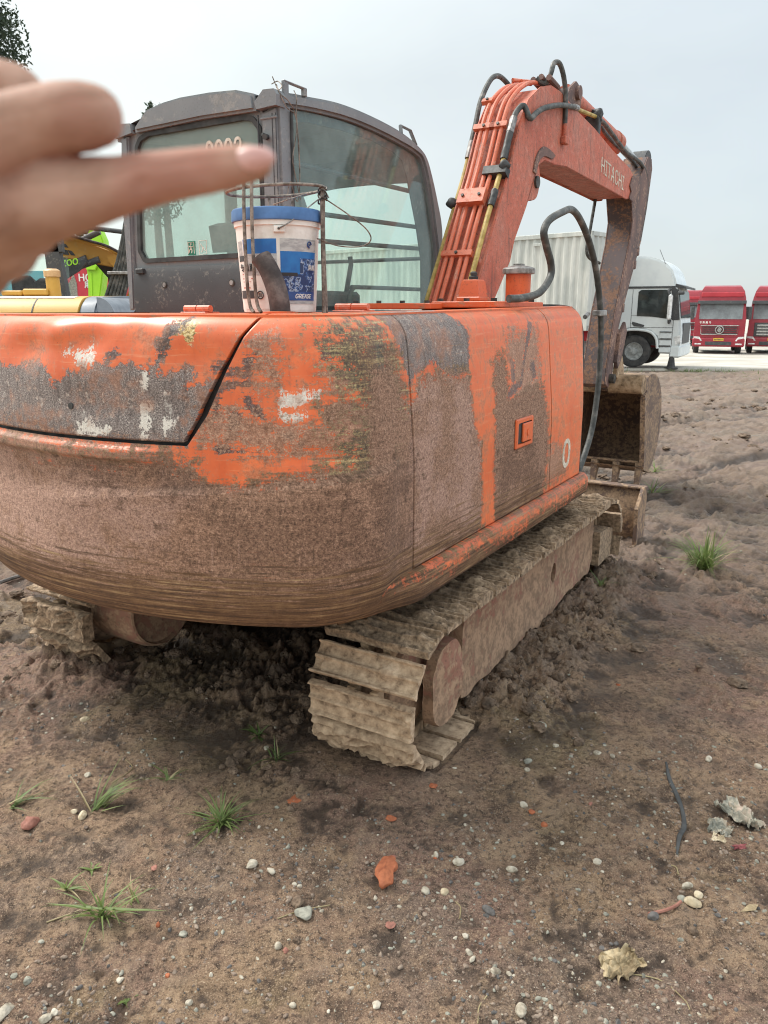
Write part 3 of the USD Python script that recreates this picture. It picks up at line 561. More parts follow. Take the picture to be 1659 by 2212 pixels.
# ------------------------------------------------------------------ cab
cab = ex('cab', [box(-1.05, -.0, 2.985, 4.42, 1.50, 1.70, .01)], M['cabdark'])
XR, XL, YB = 0.0, -1.06, 3.0
roof = [(2.974, 2.634), (3.10, 2.652), (3.203, 2.662), (3.467, 2.687), (3.764, 2.687), (4.078, 2.666), (4.291, 2.625), (4.385, 2.580), (4.457, 2.486), (4.532, 2.356), (4.596, 2.219), (4.612, 2.05), (4.60, 1.70)]
inn = [(4.535, 1.70), (4.54, 2.045), (4.495, 2.204), (4.433, 2.381), (4.345, 2.540), (4.26, 2.580), (4.043, 2.605), (3.763, 2.622), (3.512, 2.624), (3.242, 2.607), (3.045, 2.585), (2.974, 2.58)]
rs = spline(roof, 5); ris = spline(inn, 5)
# side frames: thick rounded arches left and right
for x0, x1 in ((-.075, .0), (-1.06, -.985)):
    ar_ = prism(np.vstack([rs, ris]), x0, x1, 'x', .014); av_ = np.array(ar_.vertices); av_[:, 2] -= .05 * sm(av_[:, 2], 2.4, 2.6) * (x0 < -.5); ex('side_arch', tm(av_, ar_.faces), M['cab'], cab)
# roof skin over the whole width, crowned
def rooff(u, w):
    q = np.stack([np.interp(w, np.linspace(0, 1, len(rs)), rs[:, k]) for k in (0, 1)], 1)
    cr = .0 + .028 * (1 - ((u - .5) * 2) ** 2) - .06 * np.clip(.35 - u, 0, 1) ** 1.3 * 2.5
    return np.stack([-1.045 + 1.03 * u, q[:, 0], q[:, 1] - .012 + cr * np.clip(1 - np.maximum(w - .5, 0) * 2.2, 0, 1)], 1)
rg = grid(rooff, np.linspace(0, 1, 24), np.linspace(.0, .66, 60))[0]
rv = np.array(rg.vertices); nb = len(rv)
ex('roof', tm(np.vstack([rv, rv - [0, 0, .035]]), np.vstack([rg.faces[:, ::-1], rg.faces + nb])), M['cab'], cab)
# rear roof box: sloping cap seen from behind
cap = [(-1.02, 2.545), (-1.005, 2.602), (-.93, 2.606), (-.915, 2.595), (-.82, 2.655), (-.70, 2.672), (-.586, 2.680), (-.40, 2.678), (-.238, 2.670), (-.13, 2.645), (-.118, 2.552), (-.45, 2.552), (-.91, 2.545)]
ex('roof_cap', prism([(-.905, 2.585), (-.82, 2.652), (-.70, 2.672), (-.586, 2.680), (-.40, 2.678), (-.238, 2.668), (-.135, 2.640), (-.125, 2.568), (-.45, 2.572), (-.905, 2.56)], 2.955, 3.10, 'y', .012), M['cab'], cab)
ex('corner_post', [prism([(-1.06, 1.70), (-1.02, 1.70), (-.985, 2.3), (-.97, 2.55), (-1.02, 2.55), (-1.05, 2.3)], 2.97, 3.06, 'y', .008), hull([(x, y, z) for x, z in ((-1.045, 2.545), (-.93, 2.56), (-.935, 2.605), (-1.0, 2.61), (-1.035, 2.59)) for y in (2.96, 3.1)])], M['cab'], cab)
ex('corner_post', [prism([(-.115, 1.70), (-.0, 1.70), (.0, 2.30), (-.005, 2.585), (-.108, 2.56), (-.112, 2.2)], 2.972, 3.075, 'y', .014), hull([(x, y, z) for x, z in ((-.122, 2.60), (-.07, 2.645), (-.01, 2.642), (.004, 2.62), (.0, 2.575), (-.112, 2.57)) for y in (2.952, 3.02)]), box(-.106, -.010, 2.966, 2.975, 2.528, 2.538, .003)], M['cab'], cab)
ex('post_groove', [box(-.121, -.115, 2.966, 2.974, 1.72, 2.55, .001), box(-.040, -.036, 2.9695, 2.974, 1.72, 2.55, .001), box(-.020, -.016, 2.9695, 2.974, 1.72, 2.55, .001)], M['cabdark'], cab)
ex('door_seal', tube([(.002, 3.055, 1.72), (.004, 3.055, 2.2), (.004, 3.06, 2.57)], .007, 8), M['black'], cab)
# rear window: frame plate with rounded hole, gasket and pane
fo = m3.CrossSection([np.array([(-1.0, 1.86), (-.108, 1.86), (-.108, 2.585), (-1.0, 2.57)])]); hole = [(-.93, 1.945), (-.15, 1.952), (-.118, 1.99), (-.108, 2.3), (-.118, 2.50), (-.16, 2.548), (-.22, 2.560), (-.84, 2.556), (-.90, 2.538), (-.93, 2.50), (-.965, 2.0)]
hole = m3.CrossSection([np.array(hole)], m3.FillRule.NonZero).offset(-.03, m3.JoinType.Round).offset(.03, m3.JoinType.Round, 2, 24)
def cs3(c, y0, y1):
    h = m3.Manifold.extrude(c, y1 - y0).to_mesh(); v = np.array(h.vert_properties[:, :3], float); return tm(np.stack([v[:, 0], v[:, 2] + y0, v[:, 1]], 1), np.array(h.tri_verts)[:, ::-1])
rw = ex('rear_window', cs3(fo - hole, 2.992, 3.03), M['cab'], cab)
ex('gasket', cs3(hole.offset(.006, m3.JoinType.Round) - hole.offset(-.016, m3.JoinType.Round), 2.982, 3.0), M['black'], cab)
ex('rear_pane', cs3(hole.offset(-.012, m3.JoinType.Round), 2.998, 3.003), M['rearglass'], cab)
t = meshkit.text_mesh('0002', .084, .0015, True); v = np.array(t.vertices)
ex('window_number', tm(np.stack([-.475 + v[:, 0] * .80, 2.996 - v[:, 2], 2.395 + v[:, 1]], 1), t.faces), M['decal'], cab)
st = ex('exit_sticker', box(-.625, -.572, 2.9955, 2.9975, 1.968, 2.036, .0005), M['green'], cab)
sc = lambda pts, r=.0022: tube([(-.6 + x, 2.9945, 2.002 + z) for x, z in pts], r, 6)
ex('sticker_figure', [sc([(-.004, .012), (-.001, 0), (.006, -.012), (.002, -.024)]), sc([(-.001, -.002), (-.010, -.010), (-.016, -.022)]), sc([(-.014, .006), (-.004, .010), (.006, .004), (.012, .008)]), mv(box(-.603, -.597, 2.9935, 2.9945, 2.017, 2.024, .001)), sc([(-.020, -.028), (-.020, .028), (.020, .028), (.020, -.028)], .0016)], M['decal'], cab)
ex('faded_sticker', [tube([(-.545, 2.995, 1.968), (-.545, 2.995, 2.034), (-.495, 2.995, 2.036), (-.497, 2.995, 1.972), (-.545, 2.995, 1.968)], .0018, 6), tube([(-.535, 2.995, 2.02), (-.52, 2.995, 2.0), (-.53, 2.995, 1.98)], .002, 6), tube([(-.52, 2.995, 2.005), (-.505, 2.995, 1.985)], .002, 6)], M['decal'], cab)
# black lower rear panel
def lowp(u, w):
    z = 1.66 + .255 * w; b = .035 * np.sqrt(np.clip(1 - ((w - .35) / .68) ** 2, 0, 1))
    return np.stack([-.99 + .98 * u, 2.985 - b, z], 1)
lg = grid(lowp, np.linspace(0, 1, 30), np.linspace(0, 1, 20))[0]; v = np.array(lg.vertices)
lowpan = ex('rear_panel', [tm(v, lg.faces), box(-.99, -.01, 2.99, 3.02, 1.66, 1.915)], M['cabdark'], cab)
for x, z in ((-.759, 1.826), (-.304, 1.829)):
    ex('panel_screw', [mv(lathe([(.0115, 0), (.0115, .006), (0, .006)], 12), (x, 2.953, z), R=[[1, 0, 0], [0, 0, -1], [0, 1, 0]])], M['metal'], cab)
    ex('screw_ring', [mv(lathe([(.017, 0), (.017, .003), (0, .003)], 14), (x, 2.953, z), R=[[1, 0, 0], [0, 0, -1], [0, 1, 0]])], M['boltdark'], cab)
ex('panel_slot', box(-.965, -.91, 2.948, 2.97, 1.885, 1.91, .003), M['black'], cab)
# side window with guard bars, inner walls, far side windows, windscreen, seat
gl = [(3.08, 1.72), (3.08, 2.585), (3.241, 2.605), (3.511, 2.62), (3.80, 2.618), (4.05, 2.60), (4.26, 2.575), (4.345, 2.535), (4.433, 2.378), (4.495, 2.2), (4.54, 2.03), (4.535, 1.72)]
ex('side_pane', prism(gl, -.035, -.030, 'x'), M['glass'], cab)
# dark frit border inside the pane
fr2 = m3.CrossSection([np.array(gl)], m3.FillRule.NonZero) - m3.CrossSection([np.array([(3.075, 1.5), (3.075, 2.535), (3.241, 2.560), (3.511, 2.578), (3.8, 2.580), (4.03, 2.560), (4.14, 2.532), (4.2, 2.45), (4.32, 2.19), (4.385, 2.0), (4.40, 1.5)])], m3.FillRule.NonZero)
h = m3.Manifold.extrude(fr2, .008).to_mesh(); v = np.array(h.vert_properties[:, :3], float)
ex('pane_border', tm(np.stack([v[:, 2] - .045, v[:, 0], v[:, 1]], 1), h.tri_verts), M['cabdark'], cab)
for a, b in (((3.10, 2.372), (4.42, 2.384)), ((3.08, 2.160), (4.46, 2.192)), ((3.08, 2.03), (4.50, 2.070))):
    ex('guard_bar', tube([(-.06, a[0], a[1]), (-.06, b[0], b[1])], .0125, 10), M['cabdark'], cab)
ex('guard_bar', tube([(-.06, 3.60, 1.70), (-.06, 3.612, 1.775), (-.06, 3.65, 1.812), (-.06, 3.70, 1.822), (-.06, 4.50, 1.826)], .012, 10, 4), M['cabdark'], cab)
ex('far_side_frame', [box(-1.04, -1.0, 3.05, 4.5, 1.66, 1.78), box(-1.04, -1.0, 3.74, 3.82, 1.78, 2.60), box(-1.04, -1.0, 3.05, 4.35, 2.50, 2.60)], M['cabdark'], cab)
ex('far_side_pane', prism(gl, -1.025, -1.021, 'x'), M['glass'], cab)
def wsf(u, w):
    zz = 1.72 + .84 * w; y = np.interp(zz, [1.7, 2.05, 2.22, 2.356, 2.486, 2.58], [4.585, 4.595, 4.575, 4.515, 4.44, 4.37]); return np.stack([-1.0 + .94 * u, y, zz], 1)
wg = grid(wsf, np.linspace(0, 1, 4), np.linspace(0, 1, 18))[0]; v = np.array(wg.vertices)
ex('windscreen', tm(np.vstack([v, v + [0, .004, 0]]), np.vstack([wg.faces[:, ::-1], wg.faces + len(v)])), M['glass'], cab)
ex('windscreen_rail', tube([(-1.0, 4.56, 2.02), (-.06, 4.56, 2.02)], .012, 8), M['cabdark'], cab)
ex('headliner', grid(lambda u, w: np.stack([-1.0 + .95 * u, 3.06 + 1.2 * w, 2.585 + .02 * np.sin(w * 3.1)], 1), np.linspace(0, 1, 4), np.linspace(0, 1, 8))[0], M['cab'], cab)
seat = ex('seat', [hull([(x, y, z) for x in (-.72, -.28) for y, z in ((3.25, 1.62), (3.35, 1.60), (3.18, 1.95), (3.28, 1.97))]), hull([(x, y, z) for x in (-.74, -.26) for y, z in ((3.3, 1.55), (3.8, 1.55), (3.3, 1.68), (3.78, 1.66))])], M['black'], cab)
ex('headrest', hull([(x, y, z) for x in (-.62, -.38) for y, z in ((3.17, 1.99), (3.26, 2.0), (3.15, 2.12), (3.22, 2.14))]), M['black'], seat) if False else ex('headrest', hull([(x, y, z) for x in (-.62, -.38) for y, z in ((3.17, 1.99), (3.26, 2.0), (3.15, 2.12), (3.22, 2.14))]), M['black'], cab)
ex('control_box', [box(-.24, -.10, 3.3, 3.8, 1.6, 1.80, .02), tube([(-.17, 3.75, 1.8), (-.17, 3.80, 1.95), (-.17, 3.79, 1.99)], .014, 8)], M['black'], cab)
# roof bracket and wires
bz = top = 2.640
ex('roof_bracket', [tube([(.0, 3.05, 2.628), (-.005, 3.05, 2.683), (.088, 3.05, 2.668), (.098, 3.05, 2.60)], .009, 6, 0, .6)], M['cab'], cab) if False else ex('roof_bracket', [box(-.02, -.002, 3.02, 3.055, 2.625, 2.69, .003), box(-.02, .0, 3.02, 3.19, 2.684, 2.692, .003), box(-.02, .0, 3.165, 3.19, 2.655, 2.69, .003)], M['cab'], cab)
ex('roof_hook', tube([(-.02, 4.10, 2.655), (-.02, 4.09, 2.70), (-.02, 4.20, 2.695), (-.02, 4.27, 2.63)], .012, 8, 0, .5), M['cab'], cab)
wr = np.random.default_rng(3)
wp = [[(-.03, 3.0, 2.665), (.0, 2.99, 2.625), (.02, 3.02, 2.60), (.012, 3.08, 2.55), (.012, 3.10, 2.40), (.012, 3.095, 2.25), (.012, 3.075, 2.19), (.012, 3.045, 2.23), (.012, 3.03, 2.27), (.012, 3.01, 2.24), (.02, 2.98, 2.19), (.05, 2.85, 2.15), (.30, 2.60, 2.12), (.60, 2.36, 2.10)],
      [(-.03, 3.0, 2.67), (.0, 2.98, 2.63), (.015, 3.01, 2.575), (.012, 3.07, 2.56), (.012, 3.085, 2.50), (.012, 3.05, 2.38), (.012, 3.055, 2.33), (.012, 3.085, 2.24), (.012, 3.10, 2.2)],
      [(-.01, 3.10, 2.665), (.012, 3.09, 2.63), (.012, 3.085, 2.58), (.012, 3.093, 2.45), (.012, 3.10, 2.3)],
      [(-.04, 2.985, 2.70), (-.03, 3.0, 2.66), (-.01, 2.985, 2.64), (.0, 3.0, 2.66), (-.03, 3.01, 2.685), (-.05, 2.99, 2.672)]]
ex('loose_wire', [tube(p, .0024, 5, 8) for p in wp], M['rust'], cab)
ex('corner_lamp_stub', [rod((-.07, 2.972, 2.455), (-.06, 2.94, 2.45), .012, 10), rod((-.078, 2.972, 2.462), (-.085, 2.955, 2.466), .008, 8)], M['black'], cab)

# ------------------------------------------------------------------ boom, cylinder, arm, bucket
BO = [(3.72, 1.40), (3.83, 1.58), (4.005, 1.873), (4.19, 2.19), (4.355, 2.455), (4.50, 2.735), (4.61, 2.865), (4.79, 2.965), (4.96, 3.010), (5.13, 3.012), (5.47, 2.972), (5.89, 2.938), (6.33, 2.88), (6.9, 2.825), (7.10, 2.77), (7.17, 2.70), (7.10, 2.63), (6.87, 2.600), (6.63, 2.606), (6.0, 2.616), (5.31, 2.625), (5.10, 2.606), (4.90, 2.602), (4.80, 2.56), (4.745, 2.48), (4.62, 2.30), (4.455, 2.10), (4.40, 1.98), (4.2, 1.774), (3.98, 1.40)]
boom = ex('boom', [prism(BO, .275, .525, 'x'), prism(m3.CrossSection([np.array(BO)], m3.FillRule.NonZero).offset(.012, m3.JoinType.Round).to_polygons()[0], .262, .275, 'x', .004), prism(m3.CrossSection([np.array(BO)], m3.FillRule.NonZero).offset(.012, m3.JoinType.Round).to_polygons()[0], .525, .538, 'x', .004)], M['boom'], label='bent orange boom with faded white lettering')
t = meshkit.text_mesh('HITACHI', .105, .0016); v = np.array(t.vertices); v[:, 0] -= v[:, 0].min(); sx = .66 / v[:, 0].max()
ex('boom_lettering', tm(np.stack([.5385 + v[:, 2], 6.10 + v[:, 0] * sx, 2.690 + v[:, 1] - .075 * v[:, 0] * sx], 1), t.faces), M['decalworn'], boom)
ex('knee_patch', prism(spline([(4.70, 2.50), (4.75, 2.60), (4.87, 2.665), (5.06, 2.65), (5.02, 2.615), (4.88, 2.61), (4.79, 2.565), (4.75, 2.49)], 5), .538, .546, 'x', .003), M['armside'], boom)
ex('knee_patch', [prism(spline([(6.93, 2.70), (7.02, 2.79), (7.16, 2.76), (7.22, 2.69), (7.12, 2.60), (6.95, 2.60), (6.99, 2.66)], 5), .538, .548, 'x', .003)], M['armside'], boom)
ex('cylinder_lug', prism(spline([(4.60, 2.28), (4.66, 2.33), (4.72, 2.34), (4.80, 2.37), (4.84, 2.47), (4.80, 2.55), (4.74, 2.50)], 5), .49, .538, 'x', .004), M['boom'], boom)
ex('lug_pin', rod((.47, 4.77, 2.45), (.552, 4.77, 2.45), .035, 14), M['boltdark'], boom)
bp = spline(np.array(BO[1:10]), 6); tb = np.gradient(bp, axis=0); tb /= np.linalg.norm(tb, axis=1)[:, None]; nb_ = np.stack([-tb[:, 1], tb[:, 0]], 1)
def along(x, off, i0=0, i1=None): q = bp + nb_ * off; return np.stack([np.full(len(q), x), q[:, 0], q[:, 1]], 1)[i0:i1]
for k, x in enumerate((.315, .352, .405, .442)):
    ex('hydraulic_pipe', tube(np.vstack([along(x, .035, 2, 41 + k), [(x + .01, 4.86 + .05 * k, 3.055), (x + .05, 5.0 + .03 * k, 3.07)]]), .0125, 10), M['pipe'], boom)
for t_, w_ in ((3, .0), (26, 0.), (33, 0)):
    q = along(.38, .04, t_, t_ + 2)
for (i, x0, x1, m_) in ((8, .285, .47, 'orange'), (14, .30, .46, 'orange'), (23, .27, .40, 'orange'), (23, .37, .475, 'orange'), (29, .265, .33, 'orange')):
    q, tt, nn = bp[i], tb[i], nb_[i]; pts = []
    hh, a0, a1 = (.045 if i == 14 else .016), .03, (.075 if i == 14 else .056)
    for x in (x0, x1):
        for a_ in (a0, a1):
            for b_ in (-hh, hh): pts.append((x, q[0] + nn[0] * a_ + tt[0] * b_, q[1] + nn[1] * a_ + tt[1] * b_))
    ex('pipe_clamp', hull(pts), M['pipe'], boom)
    for x in ((x0 + .03, x1 - .03) if i == 14 else ((x0 + x1) / 2,)):
        p_ = np.array([x, q[0] + nn[0] * a1, q[1] + nn[1] * a1]); ex('clamp_bolt', rod(p_, p_ + np.array([0, nn[0], nn[1]]) * .008, .009, 8), M['boltdark'], boom)
LY = [(.235, 3.85, 1.58), (.225, 3.997, 1.80), (.22, 4.22, 2.14), (.22, 4.412, 2.45), (.22, 4.49, 2.60)]
ex('supply_hose', tube(LY, .0125, 10, 5), M['yellowhose'], boom)
ex('supply_hose', tube([(.22, 4.49, 2.60), (.22, 4.535, 2.70), (.22, 4.566, 2.764), (.22, 4.63, 2.905), (.22, 4.754, 3.041), (.22, 4.87, 3.095), (.23, 4.98, 3.085), (.27, 5.05, 3.02)], .0155, 10, 6), M['hose'], boom)
ex('hose_fitting', [rod((.22, 4.47, 2.565), (.22, 4.52, 2.665), .018, 10)], M['metal'], boom)
ex('hose_clip', [mv(lump(trimesh.creation.icosphere(2, .032), .010, 40, 3), (.20, 4.31, 2.30)), rod((.22, 4.31, 2.29), (.285, 4.34, 2.27), .018, 8), box(.265, .30, 4.31, 4.36, 2.235, 2.29)], M['black'], boom)
ex('supply_hose', tube(np.vstack([along(.498, .034, 0, 25)]), .0145, 10), M['yellowhose'], boom)
for a, b, r in ((along(.498, .034)[13], along(.498, .034)[15], .021), (along(.498, .034)[19], along(.498, .034)[22], .021)): ex('hose_sleeve', lump(tube(np.linspace(a, b, 12), r, 12), .004, 60, 2), M['black'], boom)
ex('hose_clip', [hull([p_ + np.array([dx, 0, 0]) for p_ in (along(0, .0)[17], along(0, .06)[17], along(0, .0)[18], along(0, .06)[18]) for dx in (.40, .54)]), mv(lump(trimesh.creation.icosphere(2, .030), .01, 40, 2), along(.52, .045)[18])], M['black'], boom)
ex('supply_hose', tube([along(.498, .034)[23], along(.505, .034)[25], along(.53, .02)[27], (.562, 4.56, 2.76), (.565, 4.64, 2.80), (.565, 4.769, 2.853), (.565, 5.0, 2.915), (.56, 5.163, 2.947), (.55, 5.317, 2.973), (.54, 5.43, 2.992)], .0165, 10, 6), M['hose'], boom)
ex('hose_fitting', rod(along(.498, .034)[22], along(.5, .034)[24], .022, 10), M['metal'], boom); ex('hose_fitting', rod((.545, 5.38, 2.985), (.535, 5.48, 2.998), .019, 10), M['metal'], boom)
ex('supply_hose', tube([(.53, 5.45, 2.995), (.50, 5.659, 3.022), (.50, 6.0, 3.050)], .014, 10, 6), M['yellowhose'], boom)
ex('supply_hose', tube([(.50, 6.0, 3.05), (.50, 6.20, 3.050), (.50, 6.404, 3.025), (.50, 6.63, 2.990), (.50, 6.9, 2.955), (.50, 7.133, 2.954), (.50, 7.398, 2.946), (.50, 7.60, 2.90), (.50, 7.70, 2.792), (.50, 7.68, 2.597), (.50, 7.60, 2.38), (.50, 7.48, 2.24)], .0165, 10, 6), M['hose'], boom)
ex('supply_hose', tube([(.44, 6.0, 3.06), (.44, 6.25, 3.075), (.44, 6.5, 3.03), (.44, 6.9, 2.99), (.44, 7.3, 2.97), (.44, 7.55, 2.93)], .0145, 10, 6), M['hose'], boom)
ex('hose_clip', [mv(lump(trimesh.creation.icosphere(2, .05), .03, 30, 4), (.49, 6.05, 3.06)), box(.42, .53, 6.0, 6.06, 2.93, 3.05, .006)], M['black'], boom)
ex('supply_hose', tube([(.44, 4.95, 3.07), (.48, 4.975, 3.04), (.50, 4.985, 3.055), (.515, 5.0, 3.10), (.52, 5.03, 3.16), (.535, 5.08, 3.17), (.548, 5.125, 3.12), (.552, 5.17, 3.04), (.552, 5.195, 2.93), (.552, 5.2, 2.84)], .0155, 10, 6), M['hose'], boom)
ex('hose_fitting', [rod((.552, 5.2, 2.85), (.552, 5.2, 2.77), .016, 10), box(.54, .575, 5.165, 5.235, 2.728, 2.775, .006)], M['boom'], boom)
ex('hose_fitting', [rod((.42 + .05 * k, 4.95, 3.065 + .01 * (k % 2)), (.42 + .05 * k, 5.12, 3.045), .018, 8) for k in range(3)], M['armside'], boom)
ex('cylinder_bracket', [prism([(5.36, 2.98), (5.50, 3.135), (5.62, 3.20), (5.73, 3.18), (5.74, 3.06), (5.62, 2.95)], x, x + .025, 'x', .004) for x in (.325, .45)] + [rod((.30, 5.64, 3.13), (.50, 5.64, 3.13), .045, 14)], M['armside'], boom)
cyl = ex('arm_cylinder', [rod((.40, 5.62, 3.13), (.40, 6.93, 3.055), .062, 24), rod((.40, 6.88, 3.058), (.40, 7.0, 3.051), .072, 24), lump(rod((.40, 6.60, 3.035), (.40, 6.95, 3.0), .05, 12), .008, 20, 2)], M['boom'])
ex('piston_rod', rod((.40, 7.0, 3.051), (.40, 7.72, 2.99), .036, 16), M['chrome'], cyl)
AO = [(7.12, 2.66), (7.235, 2.45), (7.19, 2.26), (7.0, 1.87), (6.90, 1.68), (6.76, 1.22), (6.74, 1.08), (6.84, 1.04), (6.93, 1.12), (7.03, 1.54), (7.19, 1.78), (7.45, 2.12), (7.60, 2.31), (7.72, 2.60), (7.80, 2.95), (7.75, 3.03), (7.62, 3.03), (7.42, 2.85), (7.2, 2.78)]
arm = ex('arm', [prism(AO, .31, .50, 'x')], M['arm'], label='dark worn dipper arm hanging down to the bucket')
ex('arm_plate', prism(AO, .502, .514, 'x', .003), M['armside'], arm); ex('arm_plate', prism(AO, .296, .308, 'x', .003), M['armside'], arm)
ex('end_plate', prism(spline([(7.62, 2.86), (7.70, 3.05), (7.83, 3.12), (7.93, 3.05), (7.93, 2.85), (7.85, 2.72), (7.72, 2.72)], 4), .33, .47, 'x', .006), M['cabdark'], arm)
ex('arm_hose', tube([(.29, 6.85, 2.62), (.28, 6.78, 2.35), (.28, 6.72, 2.2), (.285, 6.8, 2.13), (.30, 7.05, 2.10)], .014, 8, 6), M['hose'], arm)
ex('arm_pin', rod((.27, 7.08, 2.70), (.545, 7.08, 2.70), .045, 18), M['boltdark'], arm)
for z, y in ((2.22, 7.52), (2.1, 7.44), (1.72, 7.14), (1.5, 7.03)): ex('arm_lug', box(.46, .52, y - .03, y + .03, z - .04, z + .04, .008), M['armside'], arm)
ex('bucket_cylinder', [rod((.40, 7.75, 2.55), (.40, 7.32, 1.72), .055, 18), rod((.40, 7.32, 1.72), (.40, 7.22, 1.5), .034, 12)], M['armside'], arm)
ex('bucket_link', [prism([(7.0, 1.50), (7.14, 1.60), (7.22, 1.52), (7.10, 1.28), (7.0, 1.20), (6.94, 1.26)], x, x + .03, 'x', .005) for x in (.265, .515)], M['armside'], arm)
# bucket
out = spline([(7.38, .30), (7.55, .20), (7.78, .24), (7.95, .42), (8.0, .68), (7.9, .93), (7.70, 1.08), (7.45, 1.13), (7.25, 1.10), (7.14, 1.0)], 5)
cc = m3.CrossSection([np.vstack([out])], m3.FillRule.NonZero)
solid = m3.Manifold.extrude(cc, .70); v_ = lambda h: np.array(h.to_mesh().vert_properties[:, :3], float)
inner = m3.Manifold.extrude(m3.CrossSection([np.vstack([(out - [7.62, .66]) * .945 + [7.62, .66], [(7.05, .98), (7.05, .25)]])], m3.FillRule.NonZero), .654).translate((0, 0, .023))
bk = (solid - inner).refine_to_length(.09).to_mesh(); v = np.array(bk.vert_properties[:, :3], float)
bucket = ex('bucket', tm(np.stack([v[:, 2] + .05, v[:, 0], v[:, 1]], 1), bk.tri_verts), M['bucket'], label='mud stained digging bucket resting on its teeth')
for x in (.05, .73):
    ex('side_cutter', prism([(7.36, .24), (7.30, .5), (7.16, .95), (7.24, 1.0), (7.38, .55), (7.44, .28)], x - .012, x + .032, 'x', .004), M['bucket'], bucket)
ex('bucket_lip', prism([(7.34, .27), (7.37, .24), (7.60, .175), (7.60, .21)], .04, .76, 'x'), M['bucket'], bucket)
for x in (.09, .29, .50, .71): ex('tooth', hull([(x + a, y, z) for a, y, z in ((-.035, 7.45, .28), (.035, 7.45, .28), (-.035, 7.42, .22), (.035, 7.42, .22), (-.03, 7.36, .30), (.03, 7.36, .30), (-.022, 7.33, .03), (.022, 7.33, .03), (-.022, 7.35, .025), (.022, 7.35, .025))]), M['bucket'], bucket)
tv = lump(tube([(.455, 7.12, 1.055), (.60, 7.12, 1.06), (.752, 7.12, 1.06)], .088, 24), .012, 14, 2)
ex('bucket_ear', [tv, prism(spline([(7.0, 1.12), (7.02, 1.26), (7.10, 1.33), (7.2, 1.26), (7.26, 1.12), (7.15, 1.05)], 4), .50, .535, 'x', .005), prism(spline([(7.0, 1.12), (7.02, 1.26), (7.10, 1.33), (7.2, 1.26), (7.26, 1.12), (7.15, 1.05)], 4), .27, .30, 'x', .005), tube([(.045, 7.12, 1.05), (.345, 7.12, 1.05)], .08, 20)], M['drymud'], bucket)
ex('bucket_pin', rod((.25, 6.86, 1.12), (.56, 6.86, 1.12), .04, 16), M['boltdark'], bucket)

# ------------------------------------------------------------------ undercarriage
ex('swing_base', [lathe([(.55, .52), (.55, .58), (.48, .585), (.48, .62), (.0, .62)], 36, (0, 3.5, 0)), box(-.42, .42, 2.95, 4.15, .26, .52, .03), hull([(x, y, z) for x in (-.75, .75) for y, z in ((3.15, .22), (3.85, .22), (3.2, .42), (3.8, .42))])], M['frame'])
TR, TY0, TY1, ZC = .262, 2.43, 4.76, .262
LST = TY1 - TY0; PER = 2 * LST + 2 * PI * TR; NS = 41; PITCH_ = PER / NS
def track_pt(l):
    """place, travel direction and outward normal on the chain loop, l metres from the rear end of the top run"""
    l = l % PER
    if l < LST: return (TY0 + l, ZC + TR), (1, 0), (0, 1)
    l -= LST
    if l < PI * TR: a = PI / 2 - l / TR; return (TY1 + TR * math.cos(a), ZC + TR * math.sin(a)), (math.sin(a), -math.cos(a)), (math.cos(a), math.sin(a))
    l -= PI * TR
    if l < LST: return (TY1 - l, ZC - TR), (-1, 0), (0, -1)
    l -= LST; a = -PI / 2 - l / TR; return (TY0 + TR * math.cos(a), ZC + TR * math.sin(a)), (math.sin(a), -math.cos(a)), (math.cos(a), math.sin(a))

def shoe(seed, nx, mud):
    """one grouser shoe: x across, y along, z outwards"""
    ys = np.array([-.068, -.064, -.058, -.051, -.034, -.012, -.005, .002, .009, .030, .047, .052, .058, .064]); zs = np.array([.008, .025, .025, .009, .007, .007, .021, .021, .007, .007, .008, .024, .024, .008])
    xs = np.linspace(-.225, .225, nx); yy = np.interp(np.linspace(0, 13, 40 if nx > 20 else 14), np.arange(14), ys); zz = np.interp(np.linspace(0, 13, 40 if nx > 20 else 14), np.arange(14), zs)
    X, Y = np.meshgrid(xs, yy); Zt = np.repeat(zz[:, None], nx, 1); q = np.stack([X, Y, 0 * X + seed * 3.1], -1)
    lumpy = meshkit.fbm(q * 11, 4, seed); fine = meshkit.fbm(q * 45, 3, seed + 9)
    fill = np.clip((lumpy - (.62 - .2 * mud)) * 7.0, 0, 1); Zt = Zt + np.maximum(0, .036 - Zt) * fill * .9 + fill * .030 * mud * fine + (fine - .5) * .005 * (.3 + 2 * fill)
    er = (meshkit.fbm(q * 30 + 7, 3, seed + 4) - .5)
    Ye = Y + np.where(np.abs(Y) > .055, er * .008 * (.4 + mud), 0); Xe = X + np.where(np.abs(X) > .2, er * .010, 0)
    top = np.stack([Xe, Ye, Zt], -1).reshape(-1, 3); bot = np.stack([Xe, Ye, np.full_like(X, -.006)], -1).reshape(-1, 3)
    b, a = X.shape; i = (np.arange(a - 1)[None] + a * np.arange(b - 1)[:, None]).ravel(); N = a * b
    f = [np.stack([i, i + 1, i + a + 1], 1), np.stack([i, i + a + 1, i + a], 1), np.stack([i + N, i + a + 1 + N, i + 1 + N], 1), np.stack([i + N, i + a + N, i + a + 1 + N], 1)]
    loop = np.r_[np.arange(a), np.arange(1, b) * a + a - 1, (b - 1) * a + np.arange(a - 2, -1, -1), np.arange(b - 2, 0, -1) * a]; nx_ = np.roll(loop, -1)
    f += [np.stack([loop, loop + N, nx_ + N], 1), np.stack([loop, nx_ + N, nx_], 1)]
    return tm(np.vstack([top, bot]), np.vstack(f))

